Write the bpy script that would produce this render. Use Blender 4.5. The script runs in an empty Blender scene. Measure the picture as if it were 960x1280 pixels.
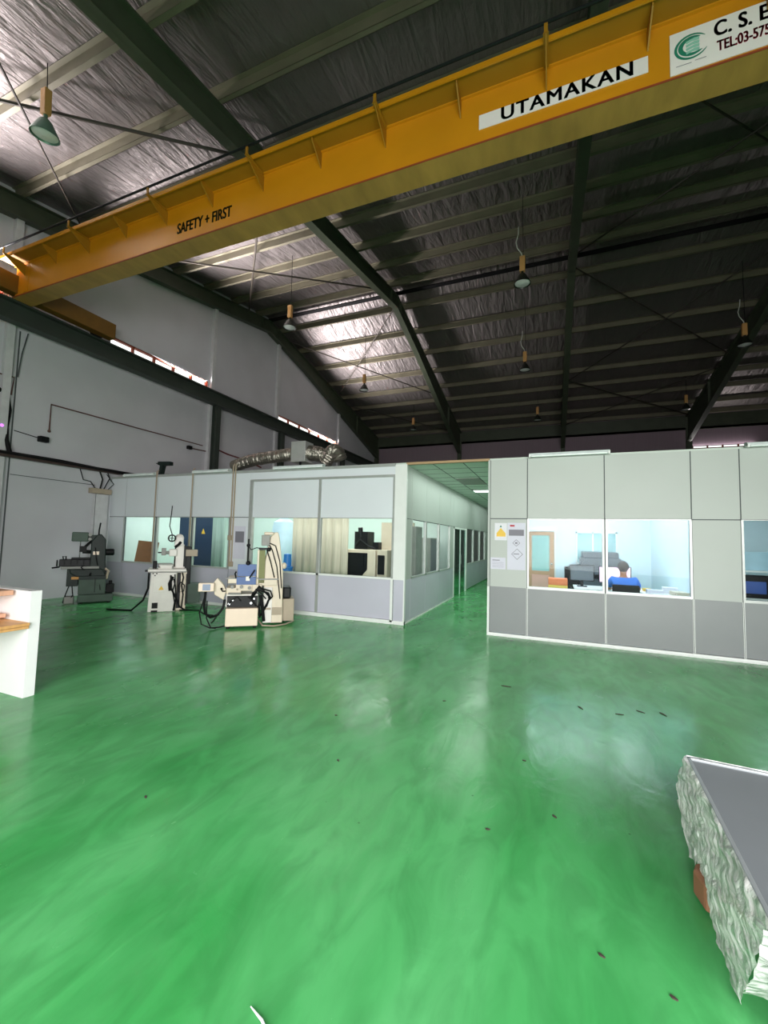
import bpy, bmesh, math, random
from mathutils import Vector, Matrix
PI = math.pi
sc = bpy.context.scene
COL = sc.collection
rnd = random.Random(7)
sc.view_settings.view_transform = 'Standard'
sc.view_settings.look = 'None'
sc.view_settings.gamma = 1.0
sc.view_settings.use_curve_mapping = False
sc.view_settings.exposure = 0.0

# ---------------------------------------------------------------- materials
def lin(h):
    if isinstance(h, str):
        v = [int(h[i:i+2], 16)/255 for i in (0, 2, 4)]
        return tuple((c/12.92 if c <= .04045 else ((c+.055)/1.055)**2.4) for c in v) + (1,)
    return tuple(h) + (1,)
def mat(name, col, rough=.6, metal=0.0, var=.06, scale=6.0, bump=0.0, bscale=40.0, emit=0.0, emitcol=None, spec=.5, coat=0.0, stretch=(1,1,1)):
    m = bpy.data.materials.new(name); m.use_nodes = True
    n, l = m.node_tree.nodes, m.node_tree.links
    b = n['Principled BSDF']; c = lin(col)
    b.inputs['Roughness'].default_value = rough
    b.inputs['Metallic'].default_value = metal
    b.inputs['Specular IOR Level'].default_value = spec
    b.inputs['Coat Weight'].default_value = coat
    tc = n.new('ShaderNodeTexCoord'); mp = n.new('ShaderNodeMapping'); mp.inputs['Scale'].default_value = stretch
    l.new(tc.outputs['Object'], mp.inputs['Vector'])
    nz = n.new('ShaderNodeTexNoise'); nz.inputs['Scale'].default_value = scale; nz.inputs['Detail'].default_value = 4
    l.new(mp.outputs[0], nz.inputs['Vector'])
    rp = n.new('ShaderNodeValToRGB')
    rp.color_ramp.elements[0].position = .3; rp.color_ramp.elements[1].position = .7
    rp.color_ramp.elements[0].color = tuple(max(0, x*(1-var)) for x in c[:3]) + (1,)
    rp.color_ramp.elements[1].color = tuple(min(1, x*(1+var)) for x in c[:3]) + (1,)
    l.new(nz.outputs['Fac'], rp.inputs['Fac']); l.new(rp.outputs['Color'], b.inputs['Base Color'])
    if bump:
        n2 = n.new('ShaderNodeTexNoise'); n2.inputs['Scale'].default_value = bscale; n2.inputs['Detail'].default_value = 5
        l.new(mp.outputs[0], n2.inputs['Vector'])
        bp = n.new('ShaderNodeBump'); bp.inputs['Strength'].default_value = bump; bp.inputs['Distance'].default_value = .02
        l.new(n2.outputs['Fac'], bp.inputs['Height']); l.new(bp.outputs['Normal'], b.inputs['Normal'])
    if emit:
        b.inputs['Emission Color'].default_value = lin(emitcol or col); b.inputs['Emission Strength'].default_value = emit
    return m

def floor_mat():
    m = bpy.data.materials.new('green_epoxy'); m.use_nodes = True
    n, l = m.node_tree.nodes, m.node_tree.links; b = n['Principled BSDF']
    tc = n.new('ShaderNodeTexCoord')
    def noise(scale, stretch, det=5, rot=0.0, dist=0.0):
        mp = n.new('ShaderNodeMapping'); mp.inputs['Scale'].default_value = stretch; mp.inputs['Rotation'].default_value = (0, 0, rot)
        l.new(tc.outputs['Object'], mp.inputs['Vector'])
        z = n.new('ShaderNodeTexNoise'); z.inputs['Scale'].default_value = scale; z.inputs['Detail'].default_value = det; z.inputs['Distortion'].default_value = dist
        l.new(mp.outputs[0], z.inputs['Vector']); return z
    def ramp(src, p0, c0, p1, c1):
        r = n.new('ShaderNodeValToRGB'); e = r.color_ramp.elements
        e[0].position = p0; e[0].color = c0; e[1].position = p1; e[1].color = c1
        l.new(src.outputs['Fac'], r.inputs['Fac']); return r
    big = ramp(noise(1.1, (1, .55, 1), 6, .6, .4), .3, lin('2f9346'), .72, lin('5fb271'))
    streak = ramp(noise(5.0, (1, .42, 1), 8, 1.0, 1.1), .36, (.76, .80, .77, 1), .60, (1.06, 1.06, 1.06, 1))
    mx = n.new('ShaderNodeMix'); mx.data_type = 'RGBA'; mx.blend_type = 'MULTIPLY'; mx.inputs['Factor'].default_value = .8
    l.new(big.outputs['Color'], mx.inputs['A']); l.new(streak.outputs['Color'], mx.inputs['B'])
    # fine dirt specks
    v = n.new('ShaderNodeTexVoronoi'); v.inputs['Scale'].default_value = 3.2; l.new(tc.outputs['Object'], v.inputs['Vector'])
    sp = n.new('ShaderNodeValToRGB'); e = sp.color_ramp.elements
    e[0].position = .012; e[0].color = (.25, .25, .22, 1); e[1].position = .03; e[1].color = (1, 1, 1, 1)
    l.new(v.outputs['Distance'], sp.inputs['Fac'])
    m2 = n.new('ShaderNodeMix'); m2.data_type = 'RGBA'; m2.blend_type = 'MULTIPLY'; m2.inputs['Factor'].default_value = .7
    l.new(mx.outputs['Result'], m2.inputs['A']); l.new(sp.outputs['Color'], m2.inputs['B'])
    l.new(m2.outputs['Result'], b.inputs['Base Color'])
    rr = ramp(noise(2.6, (1, .5, 1), 6, .6, .5), .3, (.11, .11, .11, 1), .75, (.32, .32, .32, 1))
    l.new(rr.outputs['Color'], b.inputs['Roughness'])
    bz = noise(3.2, (1, .5, 1), 7, .6, .8)
    bp = n.new('ShaderNodeBump'); bp.inputs['Strength'].default_value = .22; bp.inputs['Distance'].default_value = .03
    l.new(bz.outputs['Fac'], bp.inputs['Height']); l.new(bp.outputs['Normal'], b.inputs['Normal'])
    b.inputs['Specular IOR Level'].default_value = .30
    return m

def foil_mat():
    m = bpy.data.materials.new('roof_foil'); m.use_nodes = True
    n, l = m.node_tree.nodes, m.node_tree.links; b = n['Principled BSDF']
    tc = n.new('ShaderNodeTexCoord')
    def nz(scale, stretch, det=6, rot=0, dist=.6):
        mp = n.new('ShaderNodeMapping'); mp.inputs['Scale'].default_value = stretch; mp.inputs['Rotation'].default_value = (0, 0, rot)
        l.new(tc.outputs['Object'], mp.inputs['Vector'])
        z = n.new('ShaderNodeTexNoise'); z.inputs['Scale'].default_value = scale; z.inputs['Detail'].default_value = det; z.inputs['Distortion'].default_value = dist
        l.new(mp.outputs[0], z.inputs['Vector']); return z
    a = nz(4.2, (1, .06, 1), 5, .10, .7); c = nz(11, (1, .16, 1), 4, -.12, .8)
    ad = n.new('ShaderNodeMath'); ad.operation = 'MULTIPLY_ADD'; ad.inputs[1].default_value = .25
    l.new(c.outputs['Fac'], ad.inputs[0]); l.new(a.outputs['Fac'], ad.inputs[2])
    bp = n.new('ShaderNodeBump'); bp.inputs['Strength'].default_value = .75; bp.inputs['Distance'].default_value = .12
    l.new(ad.outputs[0], bp.inputs['Height']); l.new(bp.outputs['Normal'], b.inputs['Normal'])
    b.inputs['Base Color'].default_value = lin('8b8483'); b.inputs['Metallic'].default_value = .75; b.inputs['Roughness'].default_value = .42
    return m

def glass_mat(name, tint, refl=.08, rough=.02):
    m = bpy.data.materials.new(name); m.use_nodes = True
    n, l = m.node_tree.nodes, m.node_tree.links
    for x in list(n): n.remove(x)
    o = n.new('ShaderNodeOutputMaterial'); t = n.new('ShaderNodeBsdfTransparent'); g = n.new('ShaderNodeBsdfGlossy'); mx = n.new('ShaderNodeMixShader')
    t.inputs['Color'].default_value = lin(tint); g.inputs['Roughness'].default_value = rough
    lw = n.new('ShaderNodeLayerWeight'); lw.inputs['Blend'].default_value = .5
    pw = n.new('ShaderNodeMath'); pw.operation = 'POWER'; pw.inputs[1].default_value = 4.5
    ma = n.new('ShaderNodeMath'); ma.operation = 'MULTIPLY_ADD'; ma.inputs[1].default_value = .3; ma.inputs[2].default_value = refl*.5; ma.use_clamp = True
    l.new(lw.outputs['Facing'], pw.inputs[0]); l.new(pw.outputs[0], ma.inputs[0])
    l.new(ma.outputs[0], mx.inputs[0]); l.new(t.outputs[0], mx.inputs[1]); l.new(g.outputs[0], mx.inputs[2]); l.new(mx.outputs[0], o.inputs[0])
    return m

def plastic_mat(lo=.6, hi=.98):
    m = bpy.data.materials.new('stretch_film'); m.use_nodes = True
    n, l = m.node_tree.nodes, m.node_tree.links; b = n['Principled BSDF']; o = n['Material Output']
    b.inputs['Base Color'].default_value = lin('ffffff'); b.inputs['Roughness'].default_value = .22
    tc = n.new('ShaderNodeTexCoord'); mp = n.new('ShaderNodeMapping'); mp.inputs['Scale'].default_value = (1, 1, 1.8); mp.inputs['Rotation'].default_value = (.5, 0, 0)
    l.new(tc.outputs['Object'], mp.inputs['Vector'])
    z = n.new('ShaderNodeTexNoise'); z.inputs['Scale'].default_value = 6.5; z.inputs['Detail'].default_value = 6; z.inputs['Distortion'].default_value = 1.1
    l.new(mp.outputs[0], z.inputs['Vector'])
    bp = n.new('ShaderNodeBump'); bp.inputs['Strength'].default_value = .8; bp.inputs['Distance'].default_value = .07
    l.new(z.outputs['Fac'], bp.inputs['Height']); l.new(bp.outputs['Normal'], b.inputs['Normal'])
    t = n.new('ShaderNodeBsdfTransparent'); t.inputs['Color'].default_value = (.93, .96, .95, 1)
    mx = n.new('ShaderNodeMixShader')
    rp = n.new('ShaderNodeValToRGB'); e = rp.color_ramp.elements
    e[0].position = .3; e[0].color = (lo, lo, lo, 1); e[1].position = .52; e[1].color = (hi, hi, hi, 1)
    z2 = n.new('ShaderNodeTexNoise'); z2.inputs['Scale'].default_value = 5; z2.inputs['Detail'].default_value = 6; z2.inputs['Distortion'].default_value = 1.0
    l.new(mp.outputs[0], z2.inputs['Vector']); l.new(z2.outputs['Fac'], rp.inputs['Fac'])
    l.new(rp.outputs['Color'], mx.inputs[0]); l.new(t.outputs[0], mx.inputs[1]); l.new(b.outputs[0], mx.inputs[2]); l.new(mx.outputs[0], o.inputs['Surface'])
    return m

M = dict(
    floor=floor_mat(), foil=foil_mat(), film=plastic_mat(), film_clear=plastic_mat(.08, .5),
    glass=glass_mat('window_glass', 'fafdfd', .014),
    glass_teal=glass_mat('teal_glass', 'd5ebe6', .03, rough=.1),
    wall=mat('painted_wall', 'c3c3c9', .8, var=.05, scale=.8, bump=.05, bscale=3),
    pilaster=mat('pilaster_paint', 'c9c9cc', .7),
    backwall=mat('clad_wall', '8d7a86', .7, var=.05, stretch=(6, 1, .1)),
    steel=mat('dark_green_steel', '434a3b', .5, var=.15, scale=2),
    crane_rail=mat('rail_beam_steel', '353d37', .55, var=.12, scale=2),
    purlin=mat('purlin_steel', '6b6655', .6, var=.12, scale=2, metal=.1),
    brace=mat('brace_steel', '332d25', .6, metal=.1),
    orange=mat('crane_orange', 'c9840f', .42, var=.08, scale=1.2),
    olive=mat('crane_flange', 'a37c3c', .5, var=.22, scale=2.0, stretch=(2, .6, 1)),
    orange_shade=mat('crane_orange_shade', '9c6c12', .5, var=.1, scale=1.5),  # darker copy of the crane orange, painting in shade under the walkway
    rust=mat('red_line', '8a3a1c', .7),
    signwhite=mat('sign_white', 'ece4e4', .5, var=.02),
    ink_green=mat('ink_green', '12352f', .6, var=.02), ink_black=mat('ink_black', '191a1c', .6, var=.02),
    ink_red=mat('ink_red', 'b3263a', .6, var=.02), logo=mat('logo_green', '1f7a63', .5, var=.02), logo_light=mat('logo_light', '8fc4b4', .5, var=.02),
    ink_grey=mat('ink_grey', '7d7b86', .6, var=.02),
    panel_up=mat('panel_upper', 'b4bab6', .5, var=.03, scale=1.0), panel_up_l=mat('panel_upper_lit', 'dce2e8', .45, var=.02, scale=1.0),  # one paint in two tones; the left copy imitates stronger light there
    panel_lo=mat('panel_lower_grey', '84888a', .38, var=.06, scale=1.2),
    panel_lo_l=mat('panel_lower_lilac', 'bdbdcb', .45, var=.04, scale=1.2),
    joint=mat('dark_joint', '4a5052', .6),
    alu=mat('aluminium', 'b4b8b6', .35, metal=.35),
    alu_w=mat('white_trim', 'e4e8e6', .4, var=.02),
    tan=mat('tan_conduit', 'a89a86', .5), tanstrip=mat('tan_strip', 'ab8d6a', .6),
    teal_wall=mat('inner_wall', 'd3dfdc', .6, var=.02), office_wall=mat('office_wall', 'd5e4ee', .6, var=.02),
    tile=mat('ceiling_tile', 'c9d6cc', .7, var=.03), tube=mat('fluorescent', 'ffffff', .4, emit=4, emitcol='e8fff6'),
    batten=mat('batten', 'cfd9d9', .3), battentube=mat('batten_tube', 'eef6f6', .2, coat=.5),
    brownboard=mat('brown_board', '8a5a34', .6, var=.15, stretch=(1, 1, 6)), navy=mat('navy_metal', '1d3450', .45), yellow=mat('yellow_label', 'e4b93c', .5),
    cream=mat('cream_curtain', 'cbc2ae', .7, stretch=(8, 8, .2), var=.08), bluebin=mat('blue_plastic', '2f7fd0', .4),
    mwhite=mat('machine_white', 'e6e2dc', .4, var=.04), mcream=mat('machine_cream', 'dccfba', .4, var=.05), mbeige=mat('machine_beige', 'edd9c4', .4, var=.03),
    mgrey=mat('machine_grey', '8c8c88', .5, var=.1), mdark=mat('machine_dark', '15171a', .45, var=.15, spec=.22), black=mat('black_rubber', '0d0e10', .55, var=.1, spec=.22),
    mgreen=mat('machine_green', '4a5a51', .5, var=.12, spec=.22), mgreen_d=mat('machine_dark_green', '1d2926', .45, var=.15, spec=.22), olivegrn=mat('olive_bellows', '7c8050', .6, var=.1, stretch=(1, 1, 12)),
    chrome=mat('chrome', 'c8cccf', .22, metal=.9), blueg=mat('blue_guard', '44639a', .45, var=.05), screen=mat('screen_blue', '6f7f96', .3, emit=.15),
    amber=mat('amber_label', 'c98a3a', .5),
    wood=mat('light_wood', 'd9a468', .5, var=.10, scale=3, stretch=(1, 8, 1)), wood_d=mat('pink_wood', 'd3a286', .55, var=.1, scale=3, stretch=(1, 8, 1)),
    white=mat('white_laminate', 'eeeef0', .35, var=.01), traygrey=mat('tray_grey', '767b80', .5, var=.05, scale=1.5), trayrim=mat('tray_rim', '9aa0a4', .35, metal=.3),
    cardboard=mat('cardboard', '9a6a50', .7, var=.1), duct=mat('foil_duct', '98938a', .28, metal=.85, bump=1.0, bscale=22), ductbox=mat('duct_box', 'b9bab8', .4, metal=.4),
    ballast=mat('ballast_tan', 'b98a52', .5), dome=mat('dome_black', '22261f', .4, metal=.3), domegreen=mat('dome_green', '5f7f72', .35, metal=.3), lens=mat('lamp_reflector', 'e2e9e6', .15, coat=.6),
    cord=mat('white_cord', 'c9c9c4', .5), rustpipe=mat('rusty_pipe', '5a3a33', .6, var=.2), pipe=mat('brown_pipe', '3c2d28', .5, var=.15), redhose=mat('red_hose', '6b2a2e', .5),
    paper=mat('paper', 'dfdfe6', .7, var=.02), paper2=mat('paper_lilac', 'd2d2e0', .7, var=.02),
    skin=mat('skin', 'a9765a', .5), blueshirt=mat('blue_shirt', '3f72c8', .8, var=.08), hair=mat('hair', '241c1a', .6),
    doorwood=mat('door_wood', 'b98f70', .5, var=.06), coral=mat('coral_panel', 'd9a596', .5), orangebox=mat('orange_box', 'e07a4a', .5), yellowbox=mat('yellow_box', 'e3c05a', .5),
    monitor=mat('monitor_grey', '4a5660', .4), pink=mat('pink_screen', 'e8c9e0', .4, emit=.8), slit=mat('day_sky', 'fff0e8', .5, emit=3.0), debris=mat('debris', '3b342c', .8), magenta=mat('magenta_lamp', 'c060e0', .4, emit=2.0, emitcol='d070ff'),
)

# ---------------------------------------------------------------- helpers
class MB:
    def __init__(s): s.bm = bmesh.new()
    def box(s, a, b, rot=None, bev=0.0, at=None):
        x0, y0, z0 = [min(p, q) for p, q in zip(a, b)]; x1, y1, z1 = [max(p, q) for p, q in zip(a, b)]
        r = bmesh.ops.create_cube(s.bm, size=1.0); v = r['verts']
        c = Vector(((x0+x1)/2, (y0+y1)/2, (z0+z1)/2))
        for p in v: p.co = Vector((p.co.x*(x1-x0), p.co.y*(y1-y0), p.co.z*(z1-z0)))
        if rot is not None:
            for p in v: p.co = rot @ p.co
        for p in v: p.co += c
        if bev:
            es = list({e for p in v for e in p.link_edges})
            bmesh.ops.bevel(s.bm, geom=es, offset=bev, segments=2, affect='EDGES', profile=.5)
        return s
    def tube(s, pts, r, n=8, caps=True, radii=None):
        pts = [Vector(p) for p in pts]; rings = []
        up = None
        for i, p in enumerate(pts):
            t = (pts[min(i+1, len(pts)-1)] - pts[max(i-1, 0)]).normalized()
            if up is None:
                up = Vector((0, 0, 1)) if abs(t.z) < .9 else Vector((1, 0, 0))
            sd = t.cross(up).normalized(); up = sd.cross(t).normalized()
            rr = radii[i] if radii else r
            rings.append([s.bm.verts.new(p + (sd*math.cos(2*PI*k/n) + up*math.sin(2*PI*k/n))*rr) for k in range(n)])
        for a, b in zip(rings, rings[1:]):
            for k in range(n): s.bm.faces.new((a[k], a[(k+1) % n], b[(k+1) % n], b[k]))
        if caps:
            s.bm.faces.new(rings[0][::-1]); s.bm.faces.new(rings[-1])
        return s
    def lathe(s, prof, n=24, o=(0, 0, 0), axis='Z', flip=False):
        rings = []
        for r, z in prof:
            ring = []
            for k in range(n):
                a = 2*PI*k/n; x, y = r*math.cos(a), r*math.sin(a)
                p = {'Z': (x, y, z), 'X': (z, x, y), 'Y': (x, z, y)}[axis]
                ring.append(s.bm.verts.new(Vector(p) + Vector(o)))
            rings.append(ring)
        for a, b in zip(rings, rings[1:]):
            for k in range(n): s.bm.faces.new((a[k], a[(k+1) % n], b[(k+1) % n], b[k]))
        return s
    def prism(s, pts, a, b, axis='Y'):
        """extrude polygon pts (2D) along axis from a to b; axis Y: pts=(x,z); X: (y,z); Z: (x,y)"""
        f = {'Y': lambda p, t: (p[0], t, p[1]), 'X': lambda p, t: (t, p[0], p[1]), 'Z': lambda p, t: (p[0], p[1], t)}[axis]
        A = [s.bm.verts.new(f(p, a)) for p in pts]; B = [s.bm.verts.new(f(p, b)) for p in pts]
        s.bm.faces.new(A[::-1]); s.bm.faces.new(B)
        for k in range(len(pts)): s.bm.faces.new((A[k], A[(k+1) % len(pts)], B[(k+1) % len(pts)], B[k]))
        return s
    def ball(s, c, r, sx=1, sy=1, sz=1, seg=16):
        q = bmesh.ops.create_uvsphere(s.bm, u_segments=seg, v_segments=seg//2+2, radius=r)
        for v in q['verts']: v.co = Vector((v.co.x*sx, v.co.y*sy, v.co.z*sz)) + Vector(c)
        return s
    def build(s, name, m, parent=None, smooth=False, bevel=0.0):
        bmesh.ops.recalc_face_normals(s.bm, faces=s.bm.faces)
        me = bpy.data.meshes.new(name); s.bm.to_mesh(me); s.bm.free()
        o = bpy.data.objects.new(name, me); COL.objects.link(o)
        me.materials.append(m)
        if smooth:
            for p in me.polygons: p.use_smooth = True
            try: me.set_sharp_from_angle(angle=math.radians(40))
            except Exception: pass
        if bevel:
            b = o.modifiers.new('bevel', 'BEVEL'); b.width = bevel; b.segments = 2; b.limit_method = 'ANGLE'; b.angle_limit = .6
        if parent: o.parent = parent
        return o
def box(name, m, a, b, parent=None, bev=0.0, rot=None): return MB().box(a, b, rot).build(name, m, parent, bevel=bev)
def tag(o, label, cat, group=None, kind=None):
    if label: o['label'] = label
    if cat: o['category'] = cat
    if group: o['group'] = group
    if kind: o['kind'] = kind
    return o
def thing(name, label, cat, loc=(0, 0, 0), rz=0.0, group=None):
    o = bpy.data.objects.new(name, None); o.empty_display_size = .2; COL.objects.link(o)
    o.location = loc; o.rotation_euler = (0, 0, rz); return tag(o, label, cat, group)
def struct(o): o['kind'] = 'structure'; return o
def copy_tree(o, parent=None):
    c = o.copy(); COL.objects.link(c); c.parent = parent
    for ch in list(o.children): copy_tree(ch, c)
    return c
def text(name, s, m, size, loc, rot, parent, xs=1.0, bold=0.0, ext=.002, align='LEFT', space=1.0, shear=0.0):
    cu = bpy.data.curves.new(name, 'FONT'); cu.body = s; cu.size = size; cu.extrude = ext; cu.align_x = align; cu.space_character = space; cu.shear = shear
    t = bpy.data.objects.new(name+'_tmp', cu); COL.objects.link(t)
    dg = bpy.context.evaluated_depsgraph_get(); dg.update()
    me = bpy.data.meshes.new_from_object(t.evaluated_get(dg)); COL.objects.unlink(t); bpy.data.objects.remove(t)
    me.materials.clear(); me.materials.append(m)
    if bold:
        bm_ = bmesh.new()
        for q in (-2, -1, 0, 1, 2):
            n0 = len(bm_.verts); bm_.from_mesh(me); bm_.verts.ensure_lookup_table()
            for v_ in bm_.verts[n0:]: v_.co.x += q*bold/2; v_.co.y += (q % 2)*bold/2
        bm_.to_mesh(me); bm_.free()
    o = bpy.data.objects.new(name, me); COL.objects.link(o); o.parent = parent
    o.location = loc; o.rotation_euler = rot; o.scale = (xs, 1, 1); return o
R90 = (PI/2, 0, 0)

# ---------------------------------------------------------------- camera
f, yaw, pitch, roll = 518.0, 0.3859747, 0.06543577, 0.02586757
cy, sy = math.cos(yaw), math.sin(yaw)
fw = Vector((-sy, cy, 0)); rt = Vector((cy, sy, 0)); up = Vector((0, 0, 1))
f2 = fw*math.cos(pitch) + up*math.sin(pitch); u2 = up*math.cos(pitch) - fw*math.sin(pitch)
r3 = rt*math.cos(roll) + u2*math.sin(roll); u3 = u2*math.cos(roll) - rt*math.sin(roll)
cd = bpy.data.cameras.new('camera'); cam = bpy.data.objects.new('camera', cd); COL.objects.link(cam)
mm = Matrix((r3, u3, -f2)).transposed().to_4x4(); mm.translation = Vector((0, 0, 1.68)); cam.matrix_world = mm
cd.sensor_fit = 'VERTICAL'; cd.sensor_height = 36; cd.lens = 36*f/1280; cd.clip_start = .05; cd.clip_end = 300
sc.camera = cam

# ---------------------------------------------------------------- hall shell
XL, XR, YN, YB = -11.5, 19.0, -3.4, 26.6
RY = 14.2
def zr(y): return 10.99 - .185*abs(RY - y)       # top of the steel frames
struct(box('floor', M['floor'], (XL-.3, YN-.3, -.2), (XR+.3, YB+.3, 0)))
b = MB()      # roof sheet: underside lined with foil
b.prism([(YN-.3, zr(YN-.3)+.22), (RY, zr(RY)+.22), (YB+.3, zr(YB+.3)+.22), (YB+.3, zr(YB+.3)+.30), (RY, zr(RY)+.30), (YN-.3, zr(YN-.3)+.30)], XL-.3, XR+.3, 'X')
struct(b.build('ceiling', M['foil']))
def holes_wall(name, m, plane, t0, t1, u0, u1, z0, z1, holes):
    """wall slab with rectangular openings; plane 'X' or 'Y'; holes list (ua,ub,za,zb) sorted"""
    b = MB()
    def bx(ua, ub, za, zb):
        if ub-ua < 1e-4 or zb-za < 1e-4: return
        if plane == 'X': b.box((t0, ua, za), (t1, ub, zb))
        else: b.box((ua, t0, za), (ub, t1, zb))
    cur = u0
    for (ua, ub, za, zb) in sorted(holes):
        bx(cur, ua, z0, z1); bx(ua, ub, z0, za); bx(ua, ub, zb, z1); cur = ub
    bx(cur, u1, z0, z1)
    return struct(b.build(name, m))
SL = [(7.55, 11.12, 6.98, 7.2), (15.2, 20.72, 6.93, 7.2), (1.2, 5.1, 6.98, 7.2)]
holes_wall('wall_left', M['wall'], 'X', XL-.2, XL, YN-.2, YB+.2, 0, 11.4, SL)
holes_wall('wall_back', M['backwall'], 'Y', YB, YB+.2, XL, XR, 0, 11.4, [(7.0, 9.7, 6.98, 7.11)])
holes_wall('wall_near', M['wall'], 'Y', YN-.2, YN, XL, XR, 0, 11.4, [(-3.1, 6.1, 0, 4.6)])
struct(box('wall_right', M['wall'], (XR, YN-.2, 0), (XR+.2, YB+.2, 11.4)))
# slit windows with mullions
k = 1
for (ya, yb, za, zb), nm in zip(SL, (5, 6, 5)):
    b = MB(); b.box((XL-.14, ya, zb-.03), (XL-.02, yb, zb)).box((XL-.14, ya, za), (XL-.02, yb, za+.02))
    for i in range(nm+1):
        y = ya + (yb-ya)*i/nm; b.box((XL-.12, y-.02, za), (XL-.02, y+.02, zb))
    w = struct(b.build('window_%d' % k, M['rust'])); box('pane', M['glass'], (XL-.09, ya, za), (XL-.08, yb, zb), w); k += 1
b = MB()
for i in range(5): b.box((7.0+i*.66, YB+.02, 6.98), (7.06+i*.66, YB+.12, 7.11))
w = struct(b.box((6.9, YB-.03, 6.95), (9.8, YB+.02, 6.99)).build('window_%d' % k, M['rust'])); box('pane', M['glass'], (7.0, YB+.08, 6.98), (9.7, YB+.09, 7.11), w); k += 1
# wall pilasters, skirting joints
n = 1
for y in (5.3, 11.3, 15.1, 20.9):
    struct(box('trim_%d' % n, M['pilaster'], (XL, y-.13, 0), (XL+.12, y+.02, zr(y)-.1))); n += 1
struct(box('trim_30', M['pilaster'], (XL, 7.37, 0), (XL+.12, 7.72, 2.7)))
b = MB().box((XL, 5.5, 2.935), (XL+.008, 7.4, 2.95)).box((XL+.118, 7.37, .0), (XL+.124, 7.38, 2.7)).box((XL, 5.45, 0), (XL+.012, 5.475, 6.3))
struct(b.build('trim_%d' % n, M['joint'])); n += 1

# ---------------------------------------------------------------- steel frames
names = {-11.37: 'dark steel roof frame running tight along the left wall', -5.55: 'dark steel roof frame above the corner of the left partition room',
         .6: 'dark steel roof frame above the right partition near its first light batten', 6.8: 'dark steel roof frame at the far right above the office block', 12.9: 'dark steel roof frame beyond the right edge of the photo'}
for X, lb in names.items():
    t = thing('portal_rafter', lb, 'rafter', (X, 0, 0), group='portal frames of the hall')
    def depth(y): return .5 + (.09*max(0, y-16)) + (.09*max(0, 12.4-y) if y < 4 else 0)*0
    ys = [YN+.1, 0, 3, 6, 10, RY, 17, 20, 23, 25, YB-.12]
    b = MB()   # web
    b.prism([(y, zr(y)) for y in ys] + [(y, zr(y)-depth(y)) for y in reversed(ys)], -.006, .006, 'X'); b.build('web', M['steel'], t)
    b = MB()
    for lo in (0, 1):
        P = [(y, zr(y)-(depth(y) if lo else 0)) for y in ys]
        b.prism(P + [(y, z+(.02 if lo else -.02)) for y, z in reversed(P)], -.11, .11, 'X')
    b.build('flange', M['steel'], t)
    for y in (RY-.5, RY+.5, 23): MB().box((-.1, y-.01, zr(y)-depth(y)), (.1, y+.01, zr(y))).build('stiffener', M['steel'], t)
    b = MB().box((-.11, YB-.4, 0), (.11, YB-.38, 7.3)).box((-.006, YB-.4, 0), (.006, YB-.1, 7.3)).box((-.11, YB-.12, 0), (.11, YB-.1, zr(YB)-.1))
    b.build('column', M['steel'], t)

# ---------------------------------------------------------------- purlins
near = [13.45, 12.05, 10.7, 9.4, 8.0, 6.6, 5.15, 3.78, 2.3, .9]; far = [15.0, 16.5, 18.0, 19.5, 20.95, 22.3, 23.6, 25.0, 26.2]
ordn = ['first', 'second', 'third', 'fourth', 'fifth', 'sixth', 'seventh', 'eighth', 'ninth', 'tenth']
for side, L in (('near', near), ('far', far)):
    for i, y in enumerate(L):
        z = zr(y); s = 1 if side == 'near' else -1
        b = MB()
        b.box((XL, y-.005, z), (XR, y+.005, z+.2)).box((XL, y-.005, z), (XR, y+.075*1, z+.008)).box((XL, y-.075, z+.19), (XR, y+.005, z+.2)).box((XL, y+.067, z), (XR, y+.075, z+.03))
        o = b.build('roof_purlin', M['purlin'])
        tag(o, '%s steel purlin down from the ridge on the %s roof slope' % (ordn[i], side), 'purlin', 'steel purlins under the roof foil')
b = MB().box((XL, YB-.09, 8.0), (XR, YB-.02, 8.12)).box((XL, YB-.09, 8.0), (XR, YB-.07, zr(YB)+.1)); tag(b.build('eave_beam', M['steel']), 'dark steel eave beam along the top of the far wall', 'beam')
b = MB().box((XL, RY-.10, zr(RY)+.02), (XR, RY+.10, zr(RY)+.05)); tag(b.build('ridge_strip', M['black']), 'dark strip running along the roof ridge', 'ridge strip')

# ---------------------------------------------------------------- roof braces
off = [0]
def brace(a, c, lb, r=.022):
    off[0] += 1; dz = .10 + .09*(off[0] % 2)
    P = [(x, y, zr(y)-dz) for x, y in (a, c)]
    if (a[1]-RY)*(c[1]-RY) < 0: P.insert(1, ((a[0]+c[0])/2, RY, zr(RY)-dz))
    tag(MB().tube(P, r, 6).build('brace_rod', M['brace'], smooth=True), lb, 'brace', 'diagonal roof braces')
brace((-11.1, 6.4), (-5.6, 1.0), 'diagonal roof brace crossing behind the dome lamp in the top left corner')
brace((-11.1, 1.2), (-5.6, 6.5), 'long diagonal roof brace running right from the top left dome lamp', .03)
brace((-11.1, 7.7), (-5.6, 13.2), 'diagonal roof brace just above the crane girder end rising toward the ridge', .028)
brace((-11.1, 12.6), (-5.6, 6.6), 'diagonal roof brace dropping steeply from the crane girder to the left frame', .03)
brace((-11.1, 15.4), (-5.6, 21.4), 'diagonal roof brace on the far slope over the silver foil, falling to the right', .026)
brace((-5.65, 14.6), (-11.1, 20.2), 'diagonal roof brace on the far slope over the silver foil, falling to the left', .026)
brace((-11.1, 21.4), (-5.6, 26.0), 'lowest diagonal roof brace near the far eave in the left bay', .026)
brace((.7, 14.5), (6.7, 20.6), 'diagonal roof brace of the centre right bay falling to the right')
brace((6.7, 14.6), (.7, 21.3), 'diagonal roof brace of the centre right bay falling to the left')
brace((.7, 21.4), (6.7, 26.0), 'lower diagonal brace of the centre right bay near the far eave, falling right', .03)
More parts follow.
